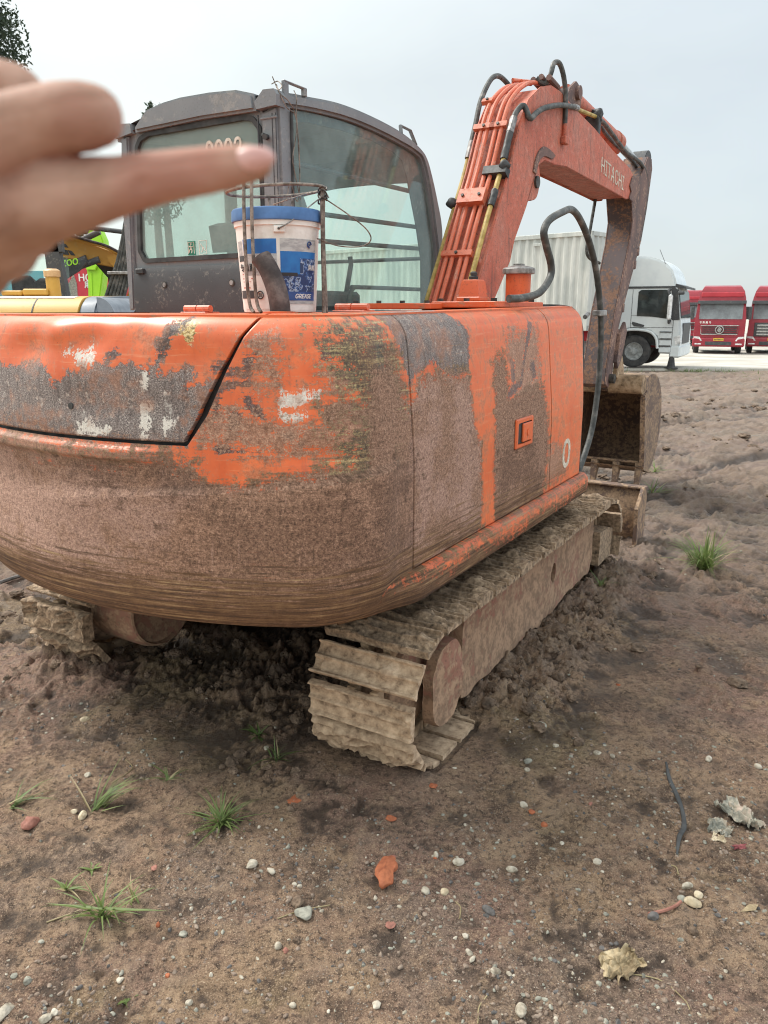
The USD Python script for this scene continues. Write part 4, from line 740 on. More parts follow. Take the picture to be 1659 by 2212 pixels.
SH = [[shoe(s_, 44, m_) for s_ in (1, 2, 3)] for m_ in (.15, .5, .8)]; SHL = [shoe(s_, 16, 1.2) for s_ in (5, 6)]
for side_, near in ((1, True), (-1, False)):
    trk = thing('track', parent=exc)
    for k in range(NS):
        l = k * PITCH_ + .055; (y, z), t_, n_ = track_pt(l)
        rear = y < 2.42 and z < .5
        base = (SH[0 if (y < 2.4 and .2 < z < .45) else (2 if rear else 1)][k % 3]) if near else SHL[k % 2]
        j = np.random.default_rng(k + 50 * (side_ > 0)); R = np.array([[1, 0, 0], [0, t_[0], n_[0]], [0, t_[1], n_[1]]]); dr = j.uniform(-.012, .012)
        R = R @ np.array([[1, 0, 0], [0, math.cos(dr * 4), -math.sin(dr * 4)], [0, math.sin(dr * 4), math.cos(dr * 4)]])
        if side_ < 0: base = tm(np.array(base.vertices) * [1, 1, 1], base.faces)
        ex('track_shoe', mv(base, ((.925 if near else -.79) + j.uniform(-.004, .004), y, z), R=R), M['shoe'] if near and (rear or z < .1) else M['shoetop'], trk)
    # chain links, wheels, frame
    lk = []
    for k in range(NS):
        (y, z), t_, n_ = track_pt(k * PITCH_ + .055); R = np.array([[1, 0, 0], [0, t_[0], n_[0]], [0, t_[1], n_[1]]])
        lk += [mv(box(sx - .018, sx + .018, -.07, .07, -.06, -.008, .004), ((.925 if near else -.79), y, z), R=R) for sx in (-.05, .05)]
    ex('chain', lk, M['drymud'], trk)
    for (yy, r) in ((TY0, .20), (TY1, .20)):
        prf = [(.0, -.07), (r, -.07), (r, .07), (0, .07)] if False else [(.10, -.09), (r - .03, -.07), (r, -.02), (r, .02), (r - .03, .07), (.10, .09), (0, .09)]
        w = lathe([(0, -.09)] + prf, 28); ex('drive_wheel', mv(w, ((.925 if near else -.79), yy, ZC), R=[[0, 0, 1], [0, 1, 0], [-1, 0, 0]]), M['frame'], trk)
    xo = side_ * 1.075
    fp = [(2.78, .47), (2.75, .40), (2.75, .09), (2.82, .065), (3.2, .085), (3.7, .06), (4.3, .10), (4.62, .11), (4.66, .16), (4.66, .45), (4.4, .475)]
    if near:
        A0 = m3.Manifold.extrude(m3.CrossSection([np.array(fp)], m3.FillRule.NonZero), .30)
        A0 = A0 - m3.Manifold.extrude(m3.CrossSection([np.array(spline([(3.87, .28), (3.885, .34), (3.92, .36), (3.95, .33), (3.945, .27), (3.91, .245), (3.87, .28)], 4))], m3.FillRule.NonZero), .5).translate((0, 0, .1))
        h = A0.refine_to_length(.035).to_mesh(); v = np.array(h.vert_properties[:, :3], float); v = np.stack([v[:, 2] + .765, v[:, 0], v[:, 1]], 1)
        fm = lump(tm(v, h.tri_verts), .014, 7, 3, 4); v = np.array(fm.vertices)
        v[:, 2] += np.where(v[:, 2] < .16, (meshkit.fbm(v * [1, 14, 1], 4, 8) - .5) * .05, 0)
        ex('track_frame', tm(v, fm.faces), M['frame'], trk)
        hp = [(2.60 + .135 * np.sign(math.cos(a)) * abs(math.cos(a)) ** .75, .275 + .175 * np.sign(math.sin(a)) * abs(math.sin(a)) ** .8) for a in np.linspace(0, 2 * PI, 28, endpoint=False)]
        h = m3.Manifold.extrude(m3.CrossSection([np.array(hp)], m3.FillRule.NonZero), .05).refine_to_length(.03).to_mesh()
        v = np.array(h.vert_properties[:, :3], float); ex('hub_cover', lump(tm(np.stack([v[:, 2] + 1.055, v[:, 0] - .06, v[:, 1] - .02], 1), h.tri_verts), .018, 16, 2, 4), M['frame'], trk)
        ex('front_guard', lump(tm(*(lambda h: (np.stack([np.array(h.vert_properties)[:, 2] + 1.0, np.array(h.vert_properties)[:, 0], np.array(h.vert_properties)[:, 1]], 1), h.tri_verts))(m3.Manifold.extrude(m3.CrossSection([np.array([(4.70, .12), (4.98, .12), (5.0, .30), (4.9, .33), (4.70, .34)])], m3.FillRule.NonZero), .10).refine_to_length(.04).to_mesh())), .008, 12, 2), M['shoetop'], trk)
    else:
        ex('track_frame', prism(fp, -.94, -.66, 'x', .01), M['frame'], trk)
# travel motor inside the far track
ex('travel_motor', [mv(lathe([(0, -.17), (.19, -.17), (.205, -.15), (.205, .08), (.195, .12), (.185, .125), (.18, .10), (0, .09)], 36), (-.53, 2.46, .30), R=[[0, 0, 1], [0, 1, 0], [-1, 0, 0]])], M['frame'], label='round travel motor housing beside the far track')
# dozer blade
def blade_f(u, w):
    z = .005 + .415 * w; y = 5.78 + .10 * (w - .5) ** 2 * 4 * .6; return np.stack([-1.12 + 2.24 * u, y - .04, z], 1)
bg = grid(blade_f, np.linspace(0, 1, 40), np.linspace(0, 1, 14))[0]; v = np.array(bg.vertices); n_ = len(v)
bl = ex('dozer_blade', [tm(np.vstack([v, v + [0, .03, 0]]), np.vstack([bg.faces[:, :], bg.faces[:, ::-1] + n_])), box(-1.13, 1.13, 5.755, 5.84, .412, .428, .004)], M['bucket'], label='rusty dozer blade standing across the front of the tracks')
for x in (-1.13, 1.10): ex('end_plate', prism([(5.58, .30), (5.60, .02), (5.83, .0), (5.84, .425), (5.74, .43)], x, x + .028, 'x', .003), M['bucket'], bl)
ex('blade_arm', [box(x - .06, x + .06, 4.1, 5.76, .20, .34, .02) for x in (-.4, .4)], M['bucket'], bl)
# ------------------------------------------------------------------ grease bucket standing on the hood
gx, gy = m2w(.425, 2.40); BZ = 1.6915
gb = thing('grease_bucket', 'white and blue grease pail with a blue lid standing on the excavator hood', 'bucket', (gx, gy, BZ), -31.0)
ex_ = lambda n_, m_, mt, p=None, **k: obj(n_, m_, mt, p or gb, **k)
BR = lambda z: .136 + .020 * z / .335           # radius at height z
ex_('body', lathe([(.12, 0), (.134, .002), (.137, .012), (BR(.30), .30), (.159, .302), (.160, .318), (.156, .322), (.156, .333)], 64), M['white'])
ex_('lid', lathe([(.160, .318), (.166, .320), (.1675, .328), (.1665, .356), (.162, .362), (.150, .360), (.146, .352), (0, .350)], 64), M['lid'])
VA = -36.5                                           # bearing of the face turned to the rear corner, degrees in the pail's frame
def wrap(m, a0, z0, off=.0015, flip=True):
    """lay a flat drawing (x, y, depth z) round the pail: x runs along the girth from bearing a0"""
    v = np.array(m.vertices); z = z0 + v[:, 1]; r = BR(z) + off + v[:, 2]; a = math.radians(a0) + v[:, 0] / .147
    return tm(np.stack([r * np.cos(a), r * np.sin(a), z], 1), m.faces)
def panel(a0, a1, z0, z1, mat, off=.0012, name='label_panel'):
    U, W = np.linspace(0, (a1 - a0) * PI / 180 * .147, 24), np.linspace(0, z1 - z0, 3)
    gm = grid(lambda u, w: np.stack([u, w, 0 * u], 1), U, W)[0]; return ex_(name, wrap(gm, a0, z0, off), M[mat])
c0 = -50.
panel(c0 - 66, c0 - 10, .048 * 0 + .012, .258, 'white', .0008)
panel(c0 - 58, c0 - 4, .205, .255, 'blue'); panel(c0 - 58, c0 - 4, .13, .205, 'greyprint'); panel(c0 - 74, c0 - 61, .20, .25, 'greyprint'); panel(c0 - 74, c0 - 58, .18, .20, 'inkblack')
panel(c0 - 78, c0 - 42, .050, .078, 'inkblack', .0016)
panel(c0 + 1, c0 + 62, .213, .256, 'greyprint'); panel(c0 + 1, c0 + 62, .066, .213, 'blue'); panel(c0 + 1, c0 + 62, .066, .135, 'photo', .0016, 'label_picture'); panel(c0 + 30, c0 + 62, .10, .19, 'photo', .0019, 'label_picture')
panel(c0 + 1, c0 + 26, .128, .140, 'inkblack', .0019); panel(c0 + 1, c0 + 62, .043, .074, 'navy', .002); panel(c0 + 1, c0 + 62, .031, .043, 'greyprint', .0014)
t = meshkit.text_mesh('GREASE', .015, .0008, True); v = np.array(t.vertices); v[:, 0] = (v[:, 0] + v[:, 1] * .25) * .98; ex_('lettering', wrap(tm(v, t.faces), c0 + 21, .051, .0024), M['white'])
def strokes(lines, s, w=.0016): return cat_([tube([(x * s, y * s, .001) for x, y in l], w, 5) for l in lines])
CH = [[[(.15, .8), (.85, .8)], [(.05, .58), (.95, .58)], [(.45, 1.), (.35, .4), (.8, .4), (.6, .12)], [(.4, .22), (.75, 0)]],
      [[(.2, .95), (.2, .3), (.08, 0)], [(.2, .95), (.85, .95), (.85, 0)], [(.2, .65), (.85, .65)], [(.2, .35), (.85, .35)], [(.52, .95), (.52, 0)]],
      [[(.12, .95), (.12, .3), (.02, 0)], [(.12, .95), (.38, .95), (.38, 0)], [(.12, .65), (.38, .65)], [(.12, .38), (.38, .38)], [(.85, .95), (.55, .8)], [(.55, 1), (.55, .6), (.95, .6)], [(.55, .45), (.55, 0), (.9, 0), (.9, .45), (.55, .45)], [(.55, .22), (.9, .22)]]]
ex_('label_characters', [wrap(mv(strokes(c_, .026), (k * .030, 0, 0)), c0 - 70, .145, .0022) for k, c_ in enumerate(CH)], M['inkblack'])
ex_('label_characters', [wrap(mv(strokes(c_, .018, .001), (k * .02, 0, 0)), c0 + 44, .150 - .02 * 0, .0028) for k, c_ in enumerate(CH[1:])], M['white'])
ex_('label_line', [wrap(tm(*(lambda q: (np.array(q.vertices), q.faces))(box(0, w_, 0, h_, 0, .0006, .0002))), c0 - 66, z_, .0016) for w_, h_, z_ in ((.06, .004, .118), (.05, .002, .108), (.07, .003, .134), (.045, .004, .086))], M['inkred'])
an = np.linspace(0, 2 * PI, 25)
ex_('recycling_mark', [wrap(tube(np.stack([.013 * np.cos(an), .013 * np.sin(an), .001 + 0 * an], 1), .0022, 6), c0 - 31, .062, .0022)] + [wrap(mv(lathe([(.0028, 0), (.0028, .001), (0, .001)], 8), (x, y, 0)), c0 - 31, .062, .0022) for x in (-.0035, .0035) for y in (-.0035, .0035)], M['inkblack'])
ex_('brand_mark', [wrap(tube(np.stack([.010 * np.cos(an[:20]), .010 * np.sin(an[:20]), .001 + 0 * an[:20]], 1), .002, 6), c0 + 46, .238, .0022), wrap(tube([(-.002, -.012, .001), (-.002, .003, .001), (.004, .003, .001), (.004, -.002, .001), (-.002, -.002, .001)], .0016, 5), c0 + 46, .238, .0022)], M['navy'])
lug = wrap(mv(box(-.019, .019, -.012, .012, -.002, .010, .003)), c0 + .5, .287, .0)
lug_ = ex_('handle_lug', lug, M['white'])
a_ = math.radians(c0); hx, hy = (BR(.287) + .012) * math.cos(a_), (BR(.287) + .012) * math.sin(a_)
ex_('handle_hole', mv(trimesh.creation.icosphere(2, .0045), (hx - .002 * math.cos(a_), hy - .002 * math.sin(a_), .288)), M['boltdark'])
# bail handle pulled up to the rack, with a loop of wire beyond
a2 = math.radians(14.); ex_('bail_wire', tube([(hx, hy, .288), (hx + .03, hy + .03, .312), (.184 * math.cos(a2), .184 * math.sin(a2), .408), (.20 * math.cos(a2 + .1), .20 * math.sin(a2 + .1), .405)], .0026, 7, 6), M['metal'])
ex_('bail_wire', tube([(.19 * math.cos(a2), .19 * math.sin(a2), .40), (.25, .09, .35), (.30, .14, .30), (.31, .16, .262), (.28, .14, .238), (.22, .08, .238), (.165, .02, .262)], .0024, 7, 6), M['rust'])

# ------------------------------------------------------------------ ground: one sheet, trampled mud near, road level far
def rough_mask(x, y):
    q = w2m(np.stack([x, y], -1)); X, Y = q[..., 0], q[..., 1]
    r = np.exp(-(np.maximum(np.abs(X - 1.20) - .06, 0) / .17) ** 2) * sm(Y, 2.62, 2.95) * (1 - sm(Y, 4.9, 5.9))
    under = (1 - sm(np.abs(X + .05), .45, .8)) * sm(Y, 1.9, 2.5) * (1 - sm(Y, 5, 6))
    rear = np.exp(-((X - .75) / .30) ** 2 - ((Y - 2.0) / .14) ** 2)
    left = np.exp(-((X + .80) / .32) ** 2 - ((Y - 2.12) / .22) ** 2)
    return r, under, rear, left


def height(x, y):
    p = np.stack([x, y, 0 * x], -1); d = np.hypot(x, y)
    far = sm(d, 3.2, 7)
    h = (meshkit.fbm(p * .45, 3, 1) - .5) * .10 * (.5 + .6 * far)
    rid = np.abs(meshkit.fbm(p * 1.7 + 9, 3, 2) - .5); h = h - rid * .07 * (.45 + 1.9 * far) + .008
    h = h + (meshkit.fbm(p * 6, 4, 3) - .5) * .034 * (.7 + 2.2 * far)
    patch = sm(meshkit.fbm(p * 1.3 + 31, 3, 6), .46, .60)
    h = h + (meshkit.fbm(p * 24, 4, 4) - .5) * .018 * (.4 + 1.1 * patch + 2.0 * far)
    h = h + np.where(d < 5, (meshkit.fbm(p * 95, 2, 12) - .5) * .005 * (.4 + .9 * patch), 0)
    ru = meshkit.fbm(np.stack([(x * .8 + y * .6) * .35, (-x * .6 + y * .8) * 2.6, 0 * x], -1) + 4, 3, 33) - .5; h = h + ru * .22 * sm(d, 4.5, 8) * sm(x, .3, 1.8)
    h = h + np.maximum(meshkit.fbm(p * 15 + 3, 3, 19) - .55, 0) * .16 * sm(meshkit.fbm(p * .9 + 12, 3, 23), .48, .62)
    r, u, b, l = rough_mask(x, y)
    cl = .6 * meshkit.fbm(p * 12 + 5, 4, 8) + .4 * np.abs(meshkit.fbm(p * 30 + 5, 4, 18) - .5) * 2 + .12
    h = h + r * (.065 + (cl - .5) * .17) + u * (.015 + (cl - .5) * .13) + b * (.012 + (cl - .5) * .07) + l * (.075 + (cl - .5) * .12)
    q = w2m(np.stack([x, y], -1))
    inn_ = ((np.abs(q[..., 0] - .925) < .25) & (q[..., 1] > 2.3) & (q[..., 1] < 4.95) & ((q[..., 1] < 2.72) | (q[..., 0] < 1.03))); h = np.where(inn_, np.minimum(h, -.012), h)
    flat = sm(y, 22.5, 24.4); h = h * (1 - flat)
    return h - .10 * sm(y, 9, 22) - .06 * flat - .45 * sm(y, 25, 30)

ang = np.r_[np.linspace(-180, -38, 50, endpoint=False), np.linspace(-38, 38, 620), np.linspace(38, 180, 50)[1:]] * PI / 180
rad = np.r_[np.linspace(.05, 1.2, 16, endpoint=False), np.geomspace(1.2, 9, 560, endpoint=False), np.geomspace(9, 30, 150, endpoint=False), np.geomspace(30, 2500, 16)]
gm, ga, gr = grid(lambda a, r: np.stack([r * np.sin(a), r * np.cos(a), 0 * a], 1), ang, rad)
from scipy.ndimage import gaussian_filter
v = np.array(gm.vertices); v[:, 2] = height(v[:, 0], v[:, 1]); gm = tm(v, gm.faces[:, ::-1])
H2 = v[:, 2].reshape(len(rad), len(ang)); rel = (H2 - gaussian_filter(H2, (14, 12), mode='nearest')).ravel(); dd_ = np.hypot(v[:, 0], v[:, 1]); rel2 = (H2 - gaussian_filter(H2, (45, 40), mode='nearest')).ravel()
ru_, uu_, bb_, ll_ = rough_mask(v[:, 0], v[:, 1]); shade_damp = np.clip(.42 * np.clip(ru_ * .8 + uu_ + bb_ * .7 + ll_ * .6, 0, 1) + .5 - rel / (.006 + .0045 * dd_) * .5 - rel2 / (.012 + .012 * dd_) * .4, 0, 1)  # painted shade for hollows and under the machine, mixed with churned wet mud
g = G('ground_mud'); o = g.pos()
def ct(f, a=.32, b=.68): return g.n('map_range', 'result', value=f, from_min=a, from_max=b, clamp=True)
n1, n2, n3, n4, n5 = ct(g.noise(o, 1.3, 8, .64)), ct(g.noise(o, 6, 8, .68)), ct(g.noise(o, 48, 6, .75)), ct(g.noise(o, 230, 4, .7)), ct(g.noise(o, .5, 5, .6))
c = g.ramp(n1, [(.05, (0.161, 0.100, 0.059)), (.3, (0.295, 0.189, 0.109)), (.5, (0.244, 0.148, 0.095)), (.7, (0.328, 0.212, 0.129)), (.95, (0.198, 0.125, 0.082))])
n6, n7 = ct(g.noise(o, .75, 6, .65), .36, .64), ct(g.noise(g.n('mapping', 'vector', vector=o, location=(7.3, 2.1, 0.)), .9, 6, .65), .36, .64)
c = g.mix(g.mul(g.bw(n6, .45, .8), .9), c, g.ramp(n2, [(.2, (0.172, 0.091, 0.067)), (.8, (0.332, 0.198, 0.144))]))
c = g.mix(g.mul(g.bw(n7, .55, .9), .8), c, g.ramp(n2, [(.2, (0.140, 0.101, 0.044)), (.8, (0.286, 0.201, 0.100))]))
c = g.mix(g.mul(g.bw(n7, .35, .05), .7), c, g.ramp(n2, [(.2, (0.120, 0.083, 0.062)), (.8, (0.260, 0.184, 0.137))]))
c = g.mix(g.mul(g.bw(n2, .48, .9), .8), c, (0.081, 0.048, 0.029))
c = g.mix(g.mul(g.bw(n2, .4, .05), .55), c, (0.415, 0.277, 0.168))
c = g.mix(g.mul(g.bw(n3, .50, .85), .85), c, (0.053, 0.031, 0.020))
c = g.mix(g.mul(g.bw(n3, .40, .08), .6), c, (0.436, 0.295, 0.184))
c = g.mix(g.mul(g.bw(n4, .64, .90), .75), c, (0.540, 0.396, 0.266))
c = g.mix(g.mul(g.bw(n4, .38, .08), .8), c, (0.053, 0.032, 0.020))
zone = g.bw(g.add(g.n('separate_xyz', 'y', vector=o), g.mul(g.add(n1, -.5), 2.0)), 2.9, 6.2)
c = g.mix(g.mul(zone, .62), c, g.ramp(n2, [(.15, (.070, .054, .045)), (.5, (.135, .105, .088)), (.85, (.235, .188, .160))]))
c = g.n('mix', 'color', mix_type='multiply', fac=1., color1=c, color2=(1.16, 1.18, 1.22))
shade_v = g.n('separate_color', 'r', color=g.n('attribute', 'color', attribute='shade_damp'))
c = g.mix(g.mul(g.bw(shade_v, .52, .95), .80), c, (.050, .032, .022)); c = g.mix(g.mul(g.bw(shade_v, .42, .08), .22), c, (.30, .225, .165))  # relief shading in the colour: hollows darker, raised mud lighter
wet = g.add(g.mul(g.bw(n7, .35, .75), g.bw(n2, .62, .35)), g.mul(g.bw(shade_v, .6, .95), .7))
r = g.n('map_range', 'result', value=wet, from_min=0., from_max=1., to_min=.92, to_max=.42)
h_ = g.add(g.mul(n3, 1.), g.mul(n4, .6))
M['ground'] = g.done(g.pbsdf(c, r, specular_ior_level=.5, normal=g.bump(h_, .9, .010)))
obj('ground', gm, M['ground'], kind='structure', prim={'shade_damp': np.repeat(shade_damp[:, None], 3, 1)})
pav = simple('yard_concrete', [(.3, (.34, .315, .27)), (.6, (.43, .405, .36)), (.8, (.48, .46, .42))], .35, .85, .2, 12, space='pos')
px = np.linspace(-120, 120, 240); ed = 24.6 + .35 * (meshkit.fbm(np.stack([px * .5, 0 * px, 0 * px], 1), 3, 3) - .5) + .02 * px
pv = np.vstack([np.stack([px, ed, np.full_like(px, -.10)], 1), np.stack([px, 0 * px + 38, np.full_like(px, -.48)], 1), np.stack([px, ed - .05, np.full_like(px, -.22)], 1), np.stack([px, 0 * px + 400, np.full_like(px, -.48)], 1)])
i = np.arange(239); obj('yard_pavement', tm(pv, np.vstack([np.stack([i, i + 1, i + 241], 1), np.stack([i, i + 241, i + 240], 1), np.stack([i + 240, i + 241, i + 721], 1), np.stack([i + 240, i + 721, i + 720], 1), np.stack([i + 480, i + 481, i + 1], 1), np.stack([i + 480, i + 1, i], 1)])), pav, kind='structure')

# ------------------------------------------------------------------ stones, brick bits, clods, grass
def gz(x, y): return float(height(np.array([x]), np.array([y]))[0])
def stone_mesh(r, seed, ang_=.5, sub=2):
    s_ = np.random.default_rng(seed); m_ = trimesh.creation.icosphere(sub, 1.0); v = np.array(m_.vertices)
    for k in range(int(5 + 6 * ang_)):
        d = s_.normal(size=3); d /= np.linalg.norm(d); lim = s_.uniform(.62, .9); q = v @ d; v = v - np.maximum(q - lim, 0)[:, None] * d * (.5 + .5 * ang_)
    v = v * s_.uniform([.75, .6, .45], [1.25, 1., .75]) * r
    return tm(v, m_.faces)
def ramp_mat(name, stops, scale=30, rough=.8): return simple(name, stops, scale, rough, .4, 160)
M['stonew'] = ramp_mat('pale_stone', [(.1, (.16, .13, .095)), (.45, (.34, .30, .235)), (.9, (.52, .47, .39))]); M['stoneg'] = ramp_mat('grey_stone', [(.2, (.15, .145, .12)), (.8, (.32, .31, .255))])
M['stoned'] = ramp_mat('dark_stone', [(.3, (.07, .065, .062)), (.7, (.13, .12, .115))]); M['stoneb'] = ramp_mat('buff_stone', [(.3, (.36, .29, .19)), (.7, (.56, .47, .34))])
M['brick'] = ramp_mat('brick_bit', [(.2, (.26, .075, .032)), (.8, (.42, .135, .058))]); M['brickp'] = ramp_mat('brick_bit_pink', [(.2, (.21, .085, .062)), (.8, (.33, .15, .11))])
ST = [(655, 1978, 24, 'stoneg', 'large greenish grey angular stone beside the dry stalk', 1.), (543, 1875, 17, 'stonew', 'long pale flat stone above the bare mud, wider of two', .7), (585, 1885, 12, 'stonew', 'small angular white stone just right of the long pale one', 1.), (961, 1928, 13, 'stoneb', 'round buff pebble right of the big brick shard', 0.), (918, 1924, 12, 'stonew', 'small pale stone close to the right of the brick shard', .5), (1484, 1918, 13, 'stonew', 'whitish stone at the back of the group of four', .4), (1508, 1936, 13, 'stoneb', 'smooth buff oval pebble on the right of the group of four', 0.), (1498, 1952, 19, 'stoneb', 'tan angular stone at the front of the group of four', 1.), (1472, 1944, 13, 'stoneg', 'grey stone on the left of the group of four', .5), (1055, 1968, 16, 'stoned', 'rounded brown grey stone half sunk in mud', .1), (1410, 1990, 15, 'stoned', 'dark slaty chip above the crumpled paper', 1.), (178, 1760, 14, 'stoneb', 'tan stone under the left grass tuft', .2), (160, 1752, 9, 'stoneb', 'smaller tan stone leaning under the left grass tuft', .3), (10, 2190, 22, 'stonew', 'big pale stone in the bottom left corner', .6), (118, 2188, 12, 'stonew', 'white pebble among dark gravel, bottom left', .3), (100, 2205, 16, 'stonew', 'flat white stone on the bottom edge at left', .5), (325, 1655 + 0, 6, 'stonew', 'tiny white chip near the drooping grass', .6), (600, 2050, 11, 'stonew', 'pale stone next to a pinkish brick chip', .6), (1125, 2190, 17, 'stonew', 'large white lumpy stone near the bottom edge right of centre', .4), (1070, 2100, 12, 'stonew', 'oval white stone at the bottom centre', .2), (1020, 2075, 9, 'stonew', 'lower of two white pebbles right of the bottom centre', .4), (1013, 2060, 10, 'stonew', 'upper angular white chip right of the bottom centre', 1.), (990, 1862, 14, 'stonew', 'pale wedge stone right of the shard', 1.), (942, 1850, 11, 'stonew', 'white sliver stone above the round pebble', .8), (1105, 1878, 12, 'stonew', 'pale rough stone in the middle of the gravel', .6), (1290, 1868, 11, 'stonew', 'pale pebble left of the black strap end', .5), (1130, 1740, 12, 'stonew', 'pale wedge stone right of the brick crumbs', .8), (1140, 1645, 12, 'stoneg', 'smooth bluish white stone off the track end', .1), (1139, 1664, 10, 'stonew', 'bright white chip just below the smooth stone', .6), (1290, 1632, 12, 'stonew', 'white stone left of a pair right of the track', .4), (1322, 1640, 10, 'stonew', 'pale stone right of a pair right of the track', .4), (1168, 1578, 14, 'stoneg', 'grey round stone beside the clods by the track', .1), (1200, 1615, 10, 'stonew', 'pale stone between the track and the pair', .4), (190, 1675, 11, 'stonew', 'small stone behind the drooping grass', .5), (185, 1558, 12, 'stoneb', 'knobbly tan stone before the far track', .4), (575, 1620, 9, 'stonew', 'pale pebble hidden at the grass under the counterweight', .5), (1637, 1668, 12, 'stonew', 'white stone at the right edge near the rag', .2), (1530, 1645, 11, 'stonew', 'pale lump above the black strap', .4), (60, 2120, 12, 'stoneg', 'grey stone in the left gravel patch', .5), (30, 2110, 9, 'stoneg', 'smaller grey stone in the left gravel patch', .5), (260, 2120, 10, 'stonew', 'white elongated stone below the big grass tuft', .8), (395, 2020, 10, 'stoneg', 'pale grey stone in front of the big grass tuft', .7), (408, 2170, 10, 'stonew', 'lone white pebble on the smooth mud', .1), (632, 2172, 10, 'stonew', 'cream pebble at the bottom left of centre', .3), (813, 2175, 11, 'stonew', 'white stone at the bottom, under the smooth mud', .4), (1005, 1995 + 30, 8, 'stonew', 'little white chip above the pebble pair', .6)]
for k, (u, w_, r, mt, lb, an_) in enumerate(ST):
    p = on_ground(u, w_); sc_ = np.linalg.norm(p - [0, 0, CAM_H]) / FPX; m_ = lump(stone_mesh(r * sc_ * .80, k, max(an_, .35), 3), r * sc_ * .14, 1.6 / (r * sc_), k)
    z = gz(p[0], p[1]); o_ = obj('stone', mv(m_, (p[0], p[1], z + r * sc_ * .22), rz=k * 1.3), M[mt], label=lb, cat='stone', smooth=40 if an_ > .3 else True)
BRK = [(835, 1885, 42, 'brick', 'long orange red brick shard lying on the mud, biggest of the brick bits', (.5, 1.1, .3)), (635, 1731, 24, 'brick', 'flat crushed red brick patch behind the track end', (1., .7, .2)), (64, 1781, 25, 'brickp', 'rounded pinkish brick lump at the left edge', (.95, .8, .5)), (936, 1700, 14, 'brick', 'brick crumb just below the track end', (.8, .8, .3)), (843, 1770, 16, 'brick', 'flattened brick chip above the long shard', (1, .7, .25)), (1149, 1755, 11, 'brick', 'upper of two red brick crumbs right of the track', (.9, .8, .5)), (1176, 1788, 11, 'brick', 'lower of two red brick crumbs right of the track', (.8, .9, .5)), (332, 1878, 11, 'brickp', 'faded brick bit by the small weeds', (1, .7, .3)), (844, 1998, 16, 'brickp', 'faint brick stain chip below the long shard', (.8, .9, .2)), (342, 2020 - 20, 10, 'brick', 'upright brick bit beside the grass stem', (.6, .6, .8)), (362, 2112, 8, 'brick', 'tiny round brick bit on smooth mud', (.8, .8, .5)), (617, 2058, 10, 'brickp', 'pinkish brick chip paired with a pale stone', (.9, .7, .5)), (940, 1862 - 5, 6, 'brick', 'brick speck by the white sliver stone', (.9, .7, .5)), (1335, 1545 - 60, 7, 'brick', 'brick speck in the mud right of the track frame', (.9, .7, .5)), (850, 1850, 9, 'brickp', 'broken brick flake above the long shard', (.9, .6, .3)), (1275, 1720 + 20, 9, 'brickp', 'dull brick flake in the right gravel', (.9, .6, .3))]
for k, (u, w_, r, mt, lb, sc3) in enumerate(BRK):
    p = on_ground(u, w_); s_ = np.linalg.norm(p - [0, 0, CAM_H]) / FPX; m_ = stone_mesh(1., k + 100, 1., 3); v = np.array(m_.vertices); r = r * (1. if k == 0 else .78); v = v / np.abs(v).max(0) * np.array(sc3) * r * s_
    sh_ = lump(tm(v, m_.faces), r * s_ * .18, 2.2 / (r * s_), k); obj('brick_fragment', mv(sh_, (p[0], p[1], gz(p[0], p[1]) + r * s_ * sc3[2] * .35), rz=-.25 if k == 0 else k * .7), M[mt], label=lb, cat='brick fragment')

# loose gravel: far too many to count
def scatter(n, seed, dens):
    s_ = np.random.default_rng(seed); a = s_.uniform(-37, 37, n * 4) * PI / 180; r = np.exp(s_.uniform(math.log(1.35), math.log(8.5), n * 4)); x, y = r * np.sin(a), r * np.cos(a)
    k = s_.uniform(0, 1, n * 4) < dens(x, y); return x[k][:n], y[k][:n], s_
def dens(x, y):
    p = np.stack([x, y, 0 * x], 1); d_ = sm(meshkit.fbm(p * 1.9 + 77, 4, 41), .44, .60) ** 1.6 * 1.0 + .14
    d_ = d_ + 1.2 * np.exp(-((x + .85) / .28) ** 2 - ((y - 1.45) / .2) ** 2) + .7 * np.exp(-((x - .35) / .5) ** 2 - ((y - 2.0) / .35) ** 2)
    q = w2m(np.stack([x, y], -1)); return d_ * np.where((q[:, 0] > -1.0) & (q[:, 0] < 1.3) & (q[:, 1] > 2.0) & (q[:, 1] < 5), .08, 1) * np.where(np.hypot(x, y) > 4, .6, 1)
protos = [lump(stone_mesh(1., 300 + k, .6 + .1 * k, 1), .22, 1.7, k) for k in range(6)]
def field(n, seed, rmin, rmax, mats, dens, name, label, cat, sink=.2, power=2.2):
    x, y, s_ = scatter(n, seed, dens); z = height(x, y); r = rmin + (rmax - rmin) * s_.uniform(0, 1, len(x)) ** power; mi = s_.choice(len(mats), len(x), p=[m_[1] for m_ in mats])
    for j, (mt, _) in enumerate(mats):
        vs, fs, o_ = [], [], 0
        for i in np.where(mi == j)[0]:
            q = protos[i % 6]; a = s_.uniform(0, 6.28); c_, sn = math.cos(a), math.sin(a); vv = q.vertices @ np.array([[c_, sn, 0], [-sn, c_, 0], [0, 0, 1]]) * r[i] + [x[i], y[i], z[i] + r[i] * sink]
            vs.append(vv); fs.append(q.faces + o_); o_ += len(vv)
        if vs: obj(name, tm(np.vstack(vs), np.vstack(fs)), M[mt], label=label + (' of pale stone', ' of grey stone', ' of brown stone', ' of dark stone')[j], cat=cat, kind='stuff', smooth=30)
M['stonebr'] = ramp_mat('brown_stone', [(.3, (.14, .10, .075)), (.7, (.26, .20, .155))])
field(17000, 11, .0015, .0100, [('stonew', .10), ('stoneg', .18), ('stonebr', .57), ('stoned', .15)], dens, 'gravel', 'fine loose gravel scattered over the mud', 'gravel', sink=.05, power=4.6)
